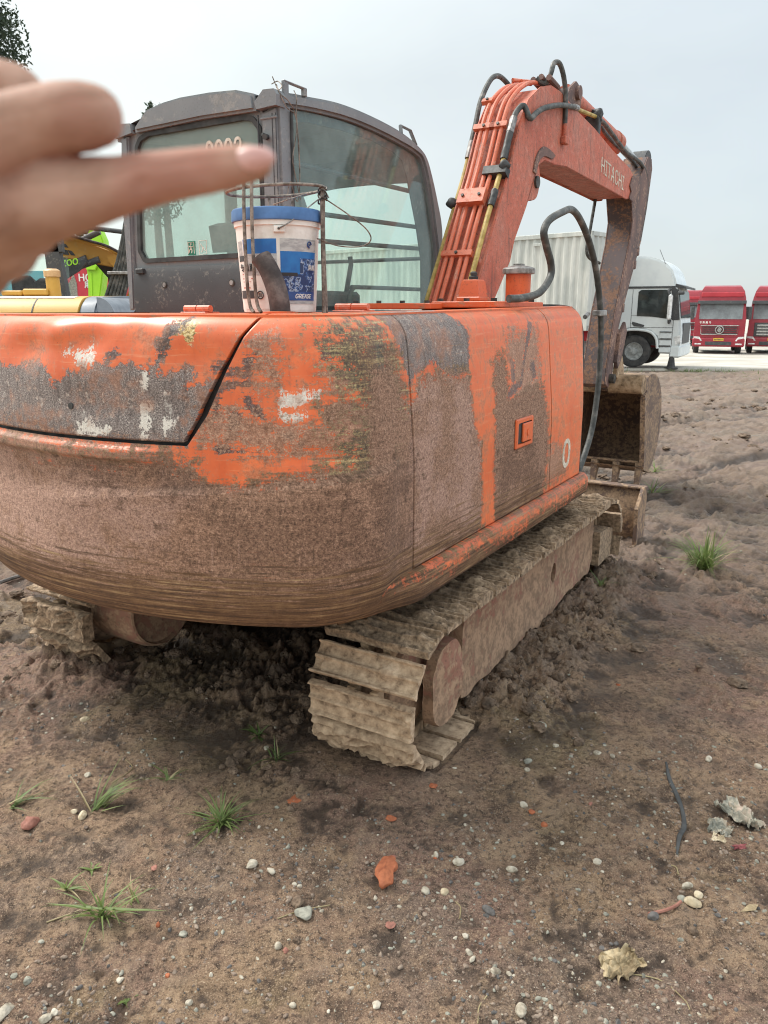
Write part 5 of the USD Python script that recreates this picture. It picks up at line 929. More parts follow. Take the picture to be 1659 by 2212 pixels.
# clods of churned mud beside and under the track
def cdens(x, y): r_1, u, b, l = rough_mask(x, y); return np.clip(r_1 * 1.0 + u * .55 + b * .35 + l * .5, 0, 1) ** 1.5 + .004
M['clod'] = simple('clod_mud', [(.1, (.05, .034, .023)), (.5, (.115, .078, .053)), (.9, (.22, .155, .108))], 26, .95, .8, 150, space='pos')
def clod(k):
    q = trimesh.creation.icosphere(2, 1.); a = np.random.default_rng(k); v = np.array(q.vertices); return tm(v * (.55 + .9 * meshkit.fbm(v * 1.1 + k * 7, 2, k) + a.uniform(-.13, .13, len(v)))[:, None], q.faces)
protos = [clod(60 + k) for k in range(8)]
x, y, s_ = scatter(2600, 13, cdens); z = height(x, y); vs, fs, o_ = [], [], 0
for i in range(len(x)):
    q = protos[i % 8]; r = .006 + .026 * s_.uniform() ** 3; R = trimesh.transformations.random_rotation_matrix(s_.uniform(size=3))[:3, :3]; vv = (q.vertices @ R.T) * r * [1, 1, .8] + [x[i], y[i], z[i] + r * .25]
    vs.append(vv); fs.append(q.faces + o_); o_ += len(vv)
obj('mud_clods', tm(np.vstack(vs), np.vstack(fs)), M['clod'], label='crumbled dark mud clods churned up beside and under the tracks', cat='mud clods', kind='stuff', smooth=False)

ff_ = np.random.default_rng(77); a = ff_.uniform(-.5, .62, 2600); r = np.exp(ff_.uniform(math.log(3.6), math.log(20), 2600)); x, y = r * np.sin(a), r * np.cos(a)
k = (ff_.uniform(size=2600) < sm(meshkit.fbm(np.stack([x * .8, y * .8, 0 * x], 1), 3, 91), .44, .62)) & ~((np.abs(w2m(np.stack([x, y], -1))[:, 0]) < 1.5) & (w2m(np.stack([x, y], -1))[:, 1] < 6.2)); x, y, r = x[k], y[k], r[k]; z = height(x, y); vs, fs, o_ = [], [], 0
for i in range(len(x)):
    q = protos[i % 8]; s0 = (.010 + .030 * ff_.uniform() ** 2.5) * (.7 + .09 * r[i]); R = trimesh.transformations.random_rotation_matrix(ff_.uniform(size=3))[:3, :3]; vv = (q.vertices @ R.T) * s0 * [1.2, 1.2, .55] + [x[i], y[i], z[i] + s0 * .1]
    vs.append(vv); fs.append(q.faces + o_); o_ += len(vv)
obj('mud_clods', tm(np.vstack(vs), np.vstack(fs)), M['clod'], label='scattered dark mud clods over the rutted field behind the blade', cat='mud clods', kind='stuff', smooth=False)


def blade(base, az, length, bend, w, rise, n=7, s_=rng):
    """one grass blade as a folded ribbon"""
    t = np.linspace(0, 1, n); out_ = length * (t * math.cos(rise) + bend * t ** 2 * .5); up = length * (t * math.sin(rise) - bend * t ** 2.2 * .75)
    p = np.stack([out_ * math.sin(az), out_ * math.cos(az), np.maximum(up, .004)], 1); sd = np.array([math.cos(az), -math.sin(az), 0]); ww = w * (1 - t ** 1.7) * np.minimum(1, .5 + 3 * t)
    a, b, c_ = p + sd * ww[:, None], p + [0, 0, -1] * (ww[:, None] * .35), p - sd * ww[:, None]; v = np.vstack([a, b, c_]) + base; i = np.arange(n - 1)
    return tm(v, np.vstack([np.stack([i, i + 1, i + n + 1], 1), np.stack([i, i + n + 1, i + n], 1), np.stack([i + n, i + n + 1, i + 2 * n + 1], 1), np.stack([i + n, i + 2 * n + 1, i + 2 * n], 1)]))
def tuft(u, w_, size, n, label, mat='grass', az0=None, seed=0, rise=(.5, 1.35), wid=.0035, dry=2):
    p = on_ground(u, w_); s_ = np.random.default_rng(seed + 900); z = gz(p[0], p[1]); bl_, br_ = [], []
    for k in range(n):
        az = s_.uniform(0, 6.28) if az0 is None else s_.normal(az0, .55)
        (br_ if k < dry else bl_).append(blade(np.array([s_.normal(0, size * .06), s_.normal(0, size * .06), -.004]), az, size * s_.uniform(.45, 1.15), s_.uniform(.1, .8), wid * s_.uniform(.7, 1.2), s_.uniform(*rise)))
    t_ = thing('grass_tuft', label, 'grass tuft', (p[0], p[1], z)); obj('blades', bl_, M[mat], t_)
    if br_: obj('dry_blades', br_, M['drygrass'], t_)
tuft(478, 1775, .150, 64, 'bushy green grass tuft in the middle of the bare mud', seed=1, rise=(.25, 1.35))
tuft(205, 1745, .20, 26, 'long drooping grass tuft leaning right over tan stones', az0=1.0, seed=2, rise=(.5, 1.1))
tuft(20, 1745, .15, 14, 'grass tuft cut by the left edge of the picture', az0=.9, seed=3, rise=(.3, .9))
tuft(362, 1690, .10, 10, 'small sparse grass sprout left of the bushy tuft', seed=4, rise=(.3, 1.))
tuft(598, 1640, .13, 16, 'grass growing in shade under the counterweight edge', seed=5, rise=(.6, 1.4))
tuft(560, 1590, .08, 20, 'short leafy weed in the shadow beside the track', seed=6, rise=(.3, 1.2), wid=.007, dry=0)
tuft(222, 1985, .17, 34, 'tall tuft with a broad blade lying flat, bottom left', seed=7, rise=(.5, 1.45))
tuft(292, 1955, .115, 9, 'upright pair of grass stems right of the tall tuft', seed=8, rise=(1.0, 1.45))
tuft(145, 1925, .075, 12, 'yellowish small weed left of the tall tuft', seed=9, wid=.005)
tuft(272, 2152, .035, 9, 'tiny clover weed near the bottom left', seed=10, wid=.007, rise=(.2, .8), dry=0)
tuft(200, 1878, .04, 8, 'pale little seedling above the tall tuft', seed=11, wid=.005, dry=0)
tuft(1520, 1238, .36, 150, 'wide grass tuft standing right of the dozer blade', seed=12, wid=.005, rise=(.7, 1.45), dry=10)
tuft(1412, 1060, .30, 20, 'low weeds beside the bucket teeth', seed=13, wid=.006, rise=(.3, 1.2))
tuft(1415, 1018, .25, 14, 'small weed patch behind the bucket teeth', seed=14, wid=.007, rise=(.3, 1.))
tuft(1300, 1285, .14, 14, 'weed growing against the front of the track', seed=15, wid=.005)
p = on_ground(215, 1992); obj('fallen_leaf', mv(cat_([blade(np.zeros(3), 1.62, .20, .03, .007, .05), blade(np.zeros(3), -1.45, .16, .03, .007, .05)]), (p[0], p[1], gz(p[0], p[1]) + .03)), M['grass'], label='broad green blade lying flat across the tall tuft', cat='leaf')
def twig(pts, r, label, mat='drygrass', cat='twig'):
    q = np.array([on_ground(u, w_) for u, w_ in pts]); q[:, 2] = height(q[:, 0], q[:, 1]) + r * 1.6; obj('twig', tube(q, r, 6, 5), M[mat], label=label, cat=cat)
twig([(100, 1990), (190, 1965), (250, 1930), (300, 1905)], .0022, 'dry stalk running behind the tall grass tuft'); twig([(600, 1990), (650, 1968), (712, 1952)], .0016, 'thin dry stalk touching the large greenish stone'); twig([(1320, 2070 + 30), (1420, 2120), (1475, 2165), (1490, 2190)], .0015, 'thin curved straw right of the crumpled paper'); twig([(1032, 2212), (1035, 2175), (1052, 2150)], .0016, 'short straw at the bottom edge right of centre')
twig([(985, 1950), (995, 1965), (993, 1985)], .0018, 'bent straw beside the round pebble'); twig([(1400, 1985), (1430, 1978), (1455, 1968), (1470, 1958)], .005, 'pinkish curved stick pointing at the group of four stones', 'brickp'); twig([(1445, 1870), (1460, 1880), (1465, 1895)], .002, 'pale curved straw under the black strap'); twig([(270, 1640), (285, 1660), (240, 1690)], .0016, 'broken dry stem over the drooping tuft')
twig([(0, 1258), (40, 1245), (75, 1238)], .012, 'dark stick on the ground behind the far track', 'stoned')
q = np.array([on_ground(u, w_) for u, w_ in [(1438, 1655), (1445, 1690), (1462, 1720), (1474, 1755), (1477, 1790), (1466, 1820), (1462, 1850)]]); q[:, 2] = height(q[:, 0], q[:, 1]) + .008
obj('rubber_strap', tube(q, [.004, .008, .009, .007, .009, .008, .003], 8, 6, .45), M['black'], label='torn black rubber strap lying on the mud', cat='strap')
M['redscrap'] = simple('red_scrap', [(.2, (.20, .05, .055)), (.8, (.34, .12, .12))], 30, .9)
M['paper'] = simple('old_paper', [(.1, (.16, .115, .065)), (.5, (.34, .265, .16)), (.9, (.50, .41, .27))], 16, .9, .4, 40); M['rag'] = simple('dirty_rag', [(.3, (.20, .20, .17)), (.55, (.40, .36, .29)), (.7, (.50, .40, .33))], 14, .9, .4, 60)
def crumple(u, w_, size, seed, mat, name, label, cat, asp=(1, 1, .35)):
    p = on_ground(u, w_); k = np.linspace(-1, 1, 30)
    def f(a, b):
        q = np.stack([a, b, 0 * a], 1); fo = np.abs(meshkit.fbm(q * 1.5 + seed * 3.3, 3, seed) - .5) * 2; f2 = np.abs(meshkit.fbm(q * 3.7 + seed, 2, seed + 3) - .5) * 2
        rag_ = meshkit.fbm(q * 1.6 + seed * 5, 3, seed + 8) - .5; dx = meshkit.fbm(q * 1.8 + 20, 3, seed + 5) - .5; dy = meshkit.fbm(q * 1.8 + 40, 3, seed + 6) - .5
        e = 1 + rag_ * .8
        return np.stack([(a * e + dx * .9) * asp[0], (b * e + dy * .9) * asp[1], (.10 + fo * 2.2 + f2 * .9) * asp[2]], 1) * size
    gm_ = grid(f, k, k)[0]; v = np.array(gm_.vertices); n_ = len(v); m_ = tm(np.vstack([v, v - [0, 0, .002]]), np.vstack([gm_.faces, gm_.faces[:, ::-1] + n_]))
    return obj(name, mv(m_, (p[0], p[1], gz(p[0], p[1]) - size * .02), rz=seed * .7), M[mat], label=label, cat=cat, smooth=20)
crumple(1345, 2088, .048, 3, 'paper', 'crumpled_paper', 'crumpled yellowish paper or leaf lump near the bottom right', 'paper', (.85, 1.15, .4))
rg_ = [crumple(1600, 1765, .05, 5, 'rag', 'rag', 'dirty torn grey rag twisted on the mud at right', 'rag', (.7, 1.5, .5)), crumple(1555, 1795, .045, 8, 'rag', 'rag', 'smaller rag scrap left of the twisted rag', 'rag', (.8, .8, .5))]
crumple(1598, 1838, .016, 9, 'redscrap', 'cloth_scrap', 'small pink red cloth scrap at the foot of the rag', 'cloth scrap', (1.3, .6, .4)); crumple(1552, 1815, .020, 6, 'stoneb', 'leaf_scrap', 'curled tan leaf beside the rag', 'leaf')
p = on_ground(1620, 1972); obj('dry_leaf', hull([(p[0] - .035, p[1] - .01, .012), (p[0] + .03, p[1] + .015, .015), (p[0], p[1] + .012, .02), (p[0] + .01, p[1] - .010, .018), (p[0], p[1], .005)]), M['paper'], label='dry yellow leaf right of the group of four stones', cat='leaf')
# ------------------------------------------------------------------ container trailer, tractor, red trucks
def wheel(name, c, axis, r, w, parent, hub=True):
    """c: centre; axis: unit vector to the outer side"""
    ax = np.array(axis, float); up = np.array([0, 0, 1.]); s_ = np.cross(up, ax); R = np.stack([s_, np.cross(ax, s_), ax], 1)
    t_ = obj(name, mv(lathe([(r * .58, -w / 2), (r * .9, -w / 2), (r, -w * .36), (r, w * .36), (r * .9, w / 2), (r * .60, w / 2), (r * .56, w * .42)], 36), c, R=R), M['tyre'], parent)
    if hub: obj('rim', [mv(lathe([(r * .58, w * .40), (r * .53, w * .46), (r * .50, w * .30), (r * .22, w * .20), (r * .20, w * .50), (r * .12, w * .56), (0, w * .56)], 28), c, R=R)] + [mv(lathe([(r * .04, w * .2), (r * .04, w * .32), (0, w * .32)], 8), np.array(c) + R @ np.array([r * .36 * math.cos(k * PI / 5), r * .36 * math.sin(k * PI / 5), 0]), R=R) for k in range(10)], M['silverrim'], parent)
M['silverrim'] = simple('rim_steel', [(.3, (.22, .23, .23)), (.7, (.36, .37, .37))], 9, .5)
GZ = -.10
# trailer: local x along its length towards the near end, y to the left, origin under the near right corner
ca = math.degrees(math.atan2(-8.0, 8.5))
tr = thing('container_trailer', 'pale corrugated steel container on a trailer chassis behind the excavator boom', 'container trailer', (6.14, 24.0, GZ), ca)
LC, WC, Z0, Z1 = 11.8, 2.44, 1.19, 4.07
def corr(n, a, b, h0, h1, axis, off):
    """corrugated wall as a closed thin sheet"""
    pr_ = []; st_ = (b - a) / n
    for k in range(n): x_ = a + k * st_; pr_ += [(x_, 0), (x_ + st_ * .25, 0), (x_ + st_ * .42, -.036), (x_ + st_ * .82, -.036)]
    pr_.append((b, 0)); pr_ = np.array(pr_); k = len(pr_); v = []
    for z_ in (h0, h1):
        for t_ in (0, -.006): v.append(np.stack([pr_[:, 0], pr_[:, 1] + t_, np.full(k, z_)], 1))
    v = np.vstack(v); i = np.arange(k - 1)
    def q(A_, B_): return np.vstack([np.stack([i + A_ * k, i + A_ * k + 1, i + B_ * k + 1], 1), np.stack([i + A_ * k, i + B_ * k + 1, i + B_ * k], 1)])
    f = np.vstack([q(0, 2), q(3, 1), q(2, 3)])
    if axis == 'x': v = np.stack([v[:, 0], off - v[:, 1] * -1 * 0 - v[:, 1], v[:, 2]], 1)
    else: v = np.stack([off + v[:, 1], v[:, 0], v[:, 2]], 1)
    return tm(v, f)
obj('side_wall', corr(42, -LC + .1, -.1, Z0 + .15, Z1 - .12, 'x', .02), M['boxwhite'], tr); obj('side_wall', mv(tm(np.array(corr(42, -LC + .1, -.1, Z0 + .15, Z1 - .12, 'x', .0).vertices) * [1, -1, 1], corr(42, -LC + .1, -.1, Z0 + .15, Z1 - .12, 'x', 0).faces[:, ::-1]), (0, WC, 0)), M['boxwhite'], tr)
obj('end_wall', corr(8, .1, WC - .1, Z0 + .15, Z1 - .12, 'y', -.02), M['boxwhite'], tr); obj('end_wall', box(-LC, -LC + .05, .1, WC - .1, Z0 + .15, Z1 - .12), M['boxwhite'], tr)
obj('container_roof', box(-LC + .05, -.05, .05, WC - .05, Z1 - .10, Z1 - .03), M['boxwhite'], tr)
obj('container_frame', [box(-LC, 0, y, y + .10, z, z + h_, .01) for y in (0, WC - .10) for z, h_ in ((Z0, .16), (Z1 - .13, .13))] + [box(x, x + .12, y, y + .12, Z0, Z1, .01) for x in (-LC, -.12) for y in (-.004, WC - .116)] + [box(x, x + .10, .1, WC - .1, z, z + .13, .01) for x in (-LC + .01, -.11) for z in (Z0, Z1 - .13)], M['boxwhite'], tr)
obj('vent', box(-2.0, -1.75, -.03, .0, Z1 - .34, Z1 - .26), M['boxwhite'], tr); obj('floor_panel', box(-LC + .1, -.1, .1, WC - .1, Z0 + .01, Z0 + .1), M['bark'], tr)
obj('chassis', [box(-LC, .05, y, y + .14, Z0 - .32, Z0 - .01, .01) for y in (.62, 1.68)] + [box(-LC + k * 1.6, -LC + k * 1.6 + .1, .1, WC - .1, Z0 - .16, Z0 - .02, .01) for k in range(8)], M['redboard'], tr)
obj('side_tank', mv(lathe([(0, 0), (.30, .01), (.31, .04), (.31, 1.0), (.30, 1.04), (0, 1.05)], 24), (-1.6, .30, .70), R=[[0, 0, 1], [0, 1, 0], [-1, 0, 0]]), M['silver'], tr)
for x in (-10.6, -9.3, -8.0, -3.6):
    for y, s_ in ((.18, -1), (WC - .18, 1)): wheel('wheel', (x, y, .50), (0, s_, 0), .5, .3, tr)
obj('landing_leg', [box(-3.0, -2.86, y, y + .14, .02, Z0 - .3, .01) for y in (.62, 1.68)], M['tyre'], tr)

# silver tractor, its right side to the camera; local x forward, y left
tp = at(1368, 760, 25.4); ta = -28.0
tk = thing('silver_truck', 'silver grey tractor truck with a tall cab, side on behind the digging bucket', 'truck', (tp[0], tp[1], GZ), ta)
RSIDE = 0.
cabp = [(-.85, .72), (-.85, 3.0), (-.72, 3.28), (-.45, 3.40), (-.1, 3.44), (.25, 3.42), (.55, 3.34), (.80, 3.20), (.98, 3.0), (1.10, 2.72), (1.15, 2.50), (1.20, 2.40), (1.36, 1.45), (1.40, 1.10), (1.40, .50), (1.16, .45), (.80, .46), (.74, .75), (.66, .98), (.46, 1.14), (.18, 1.2), (-.2, 1.2), (-.48, 1.10), (-.68, .9), (-.75, .72)]
obj('cab_body', prism(cabp, 0, 2.45, 'y', .06), M['silver'], tk)
win = [(.02, 1.62), (.02, 2.36), (.10, 2.42), (.95, 2.42), (1.04, 2.2), (1.10, 1.52), (.5, 1.60)]
for yy in (-.012, 2.455):
    obj('side_window', prism(win, yy, yy + .01, 'y'), M['truckglass'], tk); obj('window_band', prism([(-.84, 2.46), (-.84, 2.53), (1.10, 2.53), (1.13, 2.46)], yy + .003, yy + .011, 'y'), M['cabdark'], tk)
    obj('pillar_trim', prism([(1.10, 1.5), (1.04, 2.25), (1.0, 2.46), (1.13, 2.46), (1.20, 2.40), (1.33, 1.5)], yy + .004, yy + .012, 'y'), M['cabdark'], tk)
obj('door_line', [box(-.16, -.145, -.005, .0, .95, 2.44, .001), box(1.14, 1.155, -.005, .0, .55, 1.5, .001), box(-.16, 1.15, -.005, .0, 1.26, 1.275, .001), box(-.85, 1.38, -.006, .0, 1.16, 1.18, .002) if False else box(-.16, 1.1, -.005, .0, 1.64, 1.65, .001)], M['cabdark'], tk)
obj('door_handle', prism([(-.10, 1.44), (.0, 1.42), (.28, 1.34), (.26, 1.28), (-.04, 1.30), (-.12, 1.38)], -.012, .0, 'y'), M['cabdark'], tk)
for y0 in (-.006, 2.446):
    obj('side_step', [box(.78, 1.12, y0 - .02, y0 + .06, z_, z_ + .16, .01) for z_ in (.50, .72, .94)], M['silver'], tk)
    obj('step_tread', [box(.76, 1.13, y0 - .03, y0 + .06, z_, z_ + .03, .005) for z_ in (.68, .90, 1.12)], M['cabdark'], tk)
obj('wheel_well', box(-.78, .76, .30, 2.15, .70, 1.18, .02), M['tyre'], tk)
obj('wheel_arch', tube([(.74, -.02, .62), (.68, -.02, .92), (.50, -.02, 1.12), (.2, -.02, 1.19), (-.2, -.02, 1.19), (-.5, -.02, 1.08), (-.70, -.02, .84)], .045, 8, 6), M['silver'], tk)
obj('windscreen', hull([(x, y, z) for y in (.12, 2.33) for x, z in ((1.365, 1.56), (1.235, 2.38), (1.325, 1.56), (1.19, 2.38))]), M['truckglass'], tk)
obj('roof_visor', hull([(x, y, z) for y in (.05, 2.40) for x, z in ((1.10, 2.50), (1.42, 2.44), (1.42, 2.50), (1.12, 2.60))]), M['cabdark'], tk)
mr = obj('mirror', box(.98, 1.10, -.36, -.16, 1.50, 2.28, .05), M['lamp'], tk); obj('mirror_arm', [tube([(.98, .0, 2.42), (.95, -.2, 2.40), (1.0, -.27, 2.26)], .035, 8, 5), tube([(1.04, .02, 1.48), (1.04, -.2, 1.42), (1.04, -.26, 1.52)], .04, 8, 5), box(1.24, 1.42, -.30, -.06, 2.26, 2.36, .03), tube([(1.2, .05, 2.42), (1.3, -.12, 2.36)], .03, 8)], M['cabdark'], tk)
obj('headlight', hull([(x, y, z) for y in (-.015, .4) for x, z in ((1.2, .98), (1.38, 1.05), (1.41, .82), (1.28, .74))]), M['lamp'], tk); obj('bumper', box(1.10, 1.43, -.02, 2.47, .34, .72, .05), M['silver'], tk); obj('grille', box(1.36, 1.415, .4, 2.05, .75, 1.40, .02), M['cabdark'], tk)
obj('roof_lamp', box(.62, .82, .02, .3, 2.98, 3.10, .03), M['lamp'], tk); obj('roof_spoiler', hull([(x, y, z) for y in (.1, 2.35) for x, z in ((-.83, 2.95), (-.5, 3.39), (-.2, 3.445), (.2, 3.43), (.3, 3.3), (-.8, 2.9))]), M['silver'], tk)
obj('aerial', rod((.75, .05, 3.2), (.55, .05, 3.62), .008, 6), M['cabdark'], tk); obj('chassis', [box(-4.2, 1.0, y, y + .12, .62, .9, .01) for y in (.75, 1.58)], M['redboard'], tk)
obj('fuel_tank', mv(lathe([(0, 0), (.29, .01), (.30, .05), (.30, 1.1), (.29, 1.14), (0, 1.15)], 24), (-2.3, .32, .62), R=[[0, 0, 1], [0, 1, 0], [-1, 0, 0]]), M['silver'], tk)
for x in (.0, -3.0):
    for y, s_ in ((.17, -1), (2.28, 1)): wheel('wheel', (x, y, .51), (0, s_, 0), .51, .30, tk)

def red_truck(loc, rz, label, grille, roof=True):
    """local x to the truck's left as seen from in front, y backwards; origin under the front's middle"""
    t_ = thing('red_truck', label, 'truck', loc, rz, 'red tractor trucks parked in the yard')
    f = [(-.0, .55), (-.05, 1.2), (.0, 1.75), (.22, 2.55), (.30, 2.75), (.55, 3.15), (1.9, 3.25), (1.95, .8), (1.2, .6), (.1, .4)]
    obj('cab_body', [hull([(x, y, z) for x in (-w_, w_) for y, z, w_ in ((0, 0, 0),)] if False else [(sg * w_, y, z) for sg in (-1, 1) for y, z, w_ in ((.02, .42, 1.16), (-.05, .6, 1.2), (-.05, 1.25, 1.2), (.0, 1.72, 1.2), (.20, 2.52, 1.13), (1.9, 2.5, 1.13), (1.95, .8, 1.2), (1.3, .45, 1.16))]), hull([(sg * w_, y, z) for sg in (-1, 1) for y, z, w_ in ((.21, 2.5, 1.13), (.30, 2.8, 1.10), (.42, 3.12, 1.02), (.62, 3.34, .88), (1.2, 3.42, .84), (1.85, 3.36, .9), (1.9, 2.5, 1.13))])], M['red'], t_)
    obj('windscreen', hull([(x, y, z) for x in (-1.02, 1.02) for y, z in ((-.02, 1.74), (.185, 2.50), (.03, 1.74), (.22, 2.50))]), M['windscreen'], t_)
    obj('sun_visor', hull([(x, y, z) for x in (-1.14, 1.14) for y, z in ((.02, 2.50), (.06, 2.64), (.25, 2.66), (.22, 2.50))]), M['cabdark'], t_)
    obj('roof_sign', box(-1.0, 1.0, .28, .34, 2.84, 3.06, .02) if roof else box(-.9, .9, .30, .36, 2.84, 3.0, .02), M['redboard'], t_)
    tx = meshkit.text_mesh('CHENGLONG' if False else '||||||||||', .1, .004); 
    if grille == 'bars':
        obj('grille', [box(-.82, .82, -.085, -.02, z_, z_ + .045, .01) for z_ in (1.02, 1.12, 1.22, 1.32)], M['cabdark'], t_); obj('grille_trim', tube([(-.86, -.075, .98), (-.9, -.07, 1.42), (.9, -.07, 1.42), (.86, -.075, .98), (-.86, -.075, .98)], .022, 6), M['chrome'], t_)
        an_ = np.linspace(0, 2 * PI, 25); obj('emblem', [tube(np.stack([.19 * np.cos(an_), np.full(25, -.11), 1.21 + .19 * np.sin(an_)], 1), .022, 6), tube([(-.10, -.115, 1.15), (-.02, -.115, 1.32), (.04, -.115, 1.24), (-.06, -.115, 1.12)], .022, 6, 5), tube([(.10, -.115, 1.27), (.02, -.115, 1.10), (-.04, -.115, 1.18), (.06, -.115, 1.30)], .022, 6, 5)], M['chrome'], t_)
        obj('lettering', [mv(cat_([tube([(x * .11, -.06, z * .11) for x, z in l], .010, 5) for l in CH[k % 3]]), (-.98 + k * .15, .02 - .05, 1.52)) for k in range(4)], M['white'], t_)
    else:
        obj('grille', [box(-.80, .80, -.085, -.02, z_, z_ + .10, .02) for z_ in (.92, 1.07, 1.22, 1.37)], M['chrome'], t_); obj('grille_frame', box(-.92, .92, -.07, -.03, .86, 1.56, .02), M['cabdark'], t_)
    obj('bumper', box(-1.24, 1.24, -.16, .35, .36, .80, .06), M['red'], t_); obj('lower_grille', box(-.62, .62, -.172, -.1, .44, .62, .01), M['cabdark'], t_)
    obj('number_plate', box(-.24, .24, -.178, -.16, .66, .80, .004), M['plateyel'], t_); obj('plate_marks', [box(-.19 + k * .058, -.155 + k * .058, -.181, -.177, .695, .765, .002) for k in range(7)], M['inkblack'], t_)
    for s_ in (-1, 1):
        obj('headlight', hull([(s_ * x, y, z) for x, y, z in ((.78, -.175, .66), (1.20, -.10, .62), (1.18, -.10, .88), (.92, -.165, .86), (.8, -.05, .7), (1.2, .0, .7), (1.15, .0, .85))]), M['lamp'], t_)
        obj('fog_lamp', box(min(s_ * .80, s_ * 1.12), max(s_ * .80, s_ * 1.12), -.175, -.12, .46, .54, .02), M['lamp'], t_)
        obj('mirror', box(min(s_ * 1.26, s_ * 1.44), max(s_ * 1.26, s_ * 1.44), .05, .16, 1.72, 2.36, .03), M['cabdark'], t_)
        wheel('wheel', (s_ * 1.02, .95, .47), (s_, 0, 0), .47, .28, t_, False); wheel('wheel', (s_ * 1.02, 4.2, .47), (s_, 0, 0), .47, .34, t_, False)
    obj('chassis', [box(-.5, -.38, .6, 5.5, .6, .85), box(.38, .5, .6, 5.5, .6, .85), box(-.95, .95, 1.5, 4.0, .3, .42)], M['tyre'], t_)
p = at(1551, 740, 40.5); red_truck((p[0], p[1], -.48), -21, 'red tractor truck facing the camera with a round emblem', 'bars')
p = at(1668, 740, 40.5); red_truck((p[0], p[1], -.48), -24, 'red tractor truck with a chrome grille cut by the right edge', 'chrome')
p = at(1480, 740, 50.); red_truck((p[0], p[1], -.48), -14, 'red tractor truck half hidden behind the silver truck', 'bars', False)
p = at(1450, 785, 24.9); cone = thing('traffic_cone', 'dark faded traffic cone at the edge of the yard', 'traffic cone', (p[0], p[1], -.10))
obj('cone_body', lathe([(.13, .03), (.045, .56), (.03, .58), (0, .58)], 20), M['tyre'], cone); obj('cone_base', box(-.17, .17, -.17, .17, 0, .035), M['tyre'], cone)
# weeds along the yard's edge
s_ = np.random.default_rng(21); wl = []
for k in range(420):
    x_ = s_.uniform(3, 16); y_ = 24.5 + .02 * x_ - abs(s_.normal(0, .45)) - .05; y_ -= (s_.uniform() < .15) * s_.uniform(0, 4)
    if math.sin(x_ * 2.1) + math.sin(x_ * .7 + 1) * .8 + s_.normal(0, .5) < .1: continue
    for j in range(4): wl.append(blade(np.array([x_ + s_.normal(0, .05), y_ + s_.normal(0, .05), gz(x_, y_) - .02]), s_.uniform(0, 6.28), s_.uniform(.06, .22), s_.uniform(.1, .6), .009, s_.uniform(.7, 1.5), 4))
obj('verge_weeds', wl, M['grass'], label='ragged weeds along the edge between mud and yard', cat='weeds', kind='stuff')

# ------------------------------------------------------------------ machines on the left: yellow excavator, lime boom, red board, teal sheet, trees
D = 7.6; yo = at(120, 900, D)
yx = thing('yellow_excavator', 'yellow excavator parked beyond the hood, with dark cab and black checked boom', 'excavator', (yo[0], yo[1], 0))
def A(u, v_, y): return at(u, v_, y) - np.array([yo[0], yo[1], 0])
hx0, hx1 = A(-150, 660, D)[0], A(186, 660, D)[0]; hz = A(100, 640, D)[2]
prf = [(-.34, hz - .75), (-.30, hz - .35), (-.22, hz - .14), (-.08, hz - .03), (.10, hz), (1.0, hz + .02), (1.0, hz - .75)]
obj('hood', prism(spline(prf[:5], 6).tolist() + prf[5:], hx0, hx1, 'x', .004), M['yellow'], yx)
hx2 = A(262, 670, D)[0]
obj('hood_end_cover', prism(spline(prf[:5], 6).tolist() + prf[5:], hx1 + .008, hx1 + .17, 'x', .02), M['greycover'], yx)
rr = hull([(hx1 + .17 + .16 * math.sin(a_) , y, hz - .20 + .19 * math.cos(a_)) for a_ in np.linspace(0, PI / 2, 8) for y in (-.18, 1.0)] + [(hx1 + .165, y, hz - .7) for y in (-.22, 1.)] + [(hx1 + .33, y, hz - .7) for y in (-.2, 1.0)])
obj('hood_end_cover', rr, M['greycover'], yx)
sx_ = A(88, 660, D)[0]; obj('hood_seam', prism([(q[0] - .0035, q[1] + .0015) for q in spline(prf[:5], 6)] + [(q[0] + .02, q[1] - .02) for q in spline(prf[:5], 6)[::-1]], sx_, sx_ + .012, 'x'), M['black'], yx)
obj('counterweight_base', box(hx0, hx1 + .3, -.25, 1.0, .55, hz - .76), M['cabdark'], yx)
obj('undercarriage', [box(hx0 + .2, hx0 + .7, -.1, 2.8, .0, .6, .1), box(hx1 - .4, hx1 + .1, -.1, 2.8, .0, .6, .1)], M['tyre'], yx)
zc = hz + .02; obj('warning_label', [box(A(0, 650, D)[0], A(165, 650, D)[0], .08 - .0, .24, hz + .004, hz + .0075, .001)], M['decal'], yx) if False else obj('warning_label', prism([(-.06, hz - .018), (.0, hz - .002), (.09, hz + .004), (.09, hz - .01), (.0, hz - .015)], A(0, 650, D)[0], A(165, 650, D)[0], 'x'), M['decal'], yx)
fx = A(88, 630, D)[0]; fy = .30
obj('filler_cap', [lathe([(.068, hz - .05), (.064, hz + .20), (.060, hz + .20)], 28, (fx, fy, 0)), ], M['yellow'], yx); obj('cap_lid', lathe([(.076, hz + .19), (.078, hz + .245), (.068, hz + .255), (.05, hz + .265), (0, hz + .268)], 28, (fx, fy, 0)), M['plastictan'] if 'plastictan' in M else simple('cap_tan', [(.3, (.50, .30, .14)), (.7, (.6, .38, .19))], 9, .5), yx)
obj('hood_handle', [box(A(30, 650, D)[0], A(85, 650, D)[0], .2, .3, hz + .01, hz + .075, .012)], M['yellow'], yx); obj('hood_bump', box(A(-20, 650, D)[0], A(26, 650, D)[0], .22, .34, hz + .01, hz + .06, .01), M['yellow'], yx)
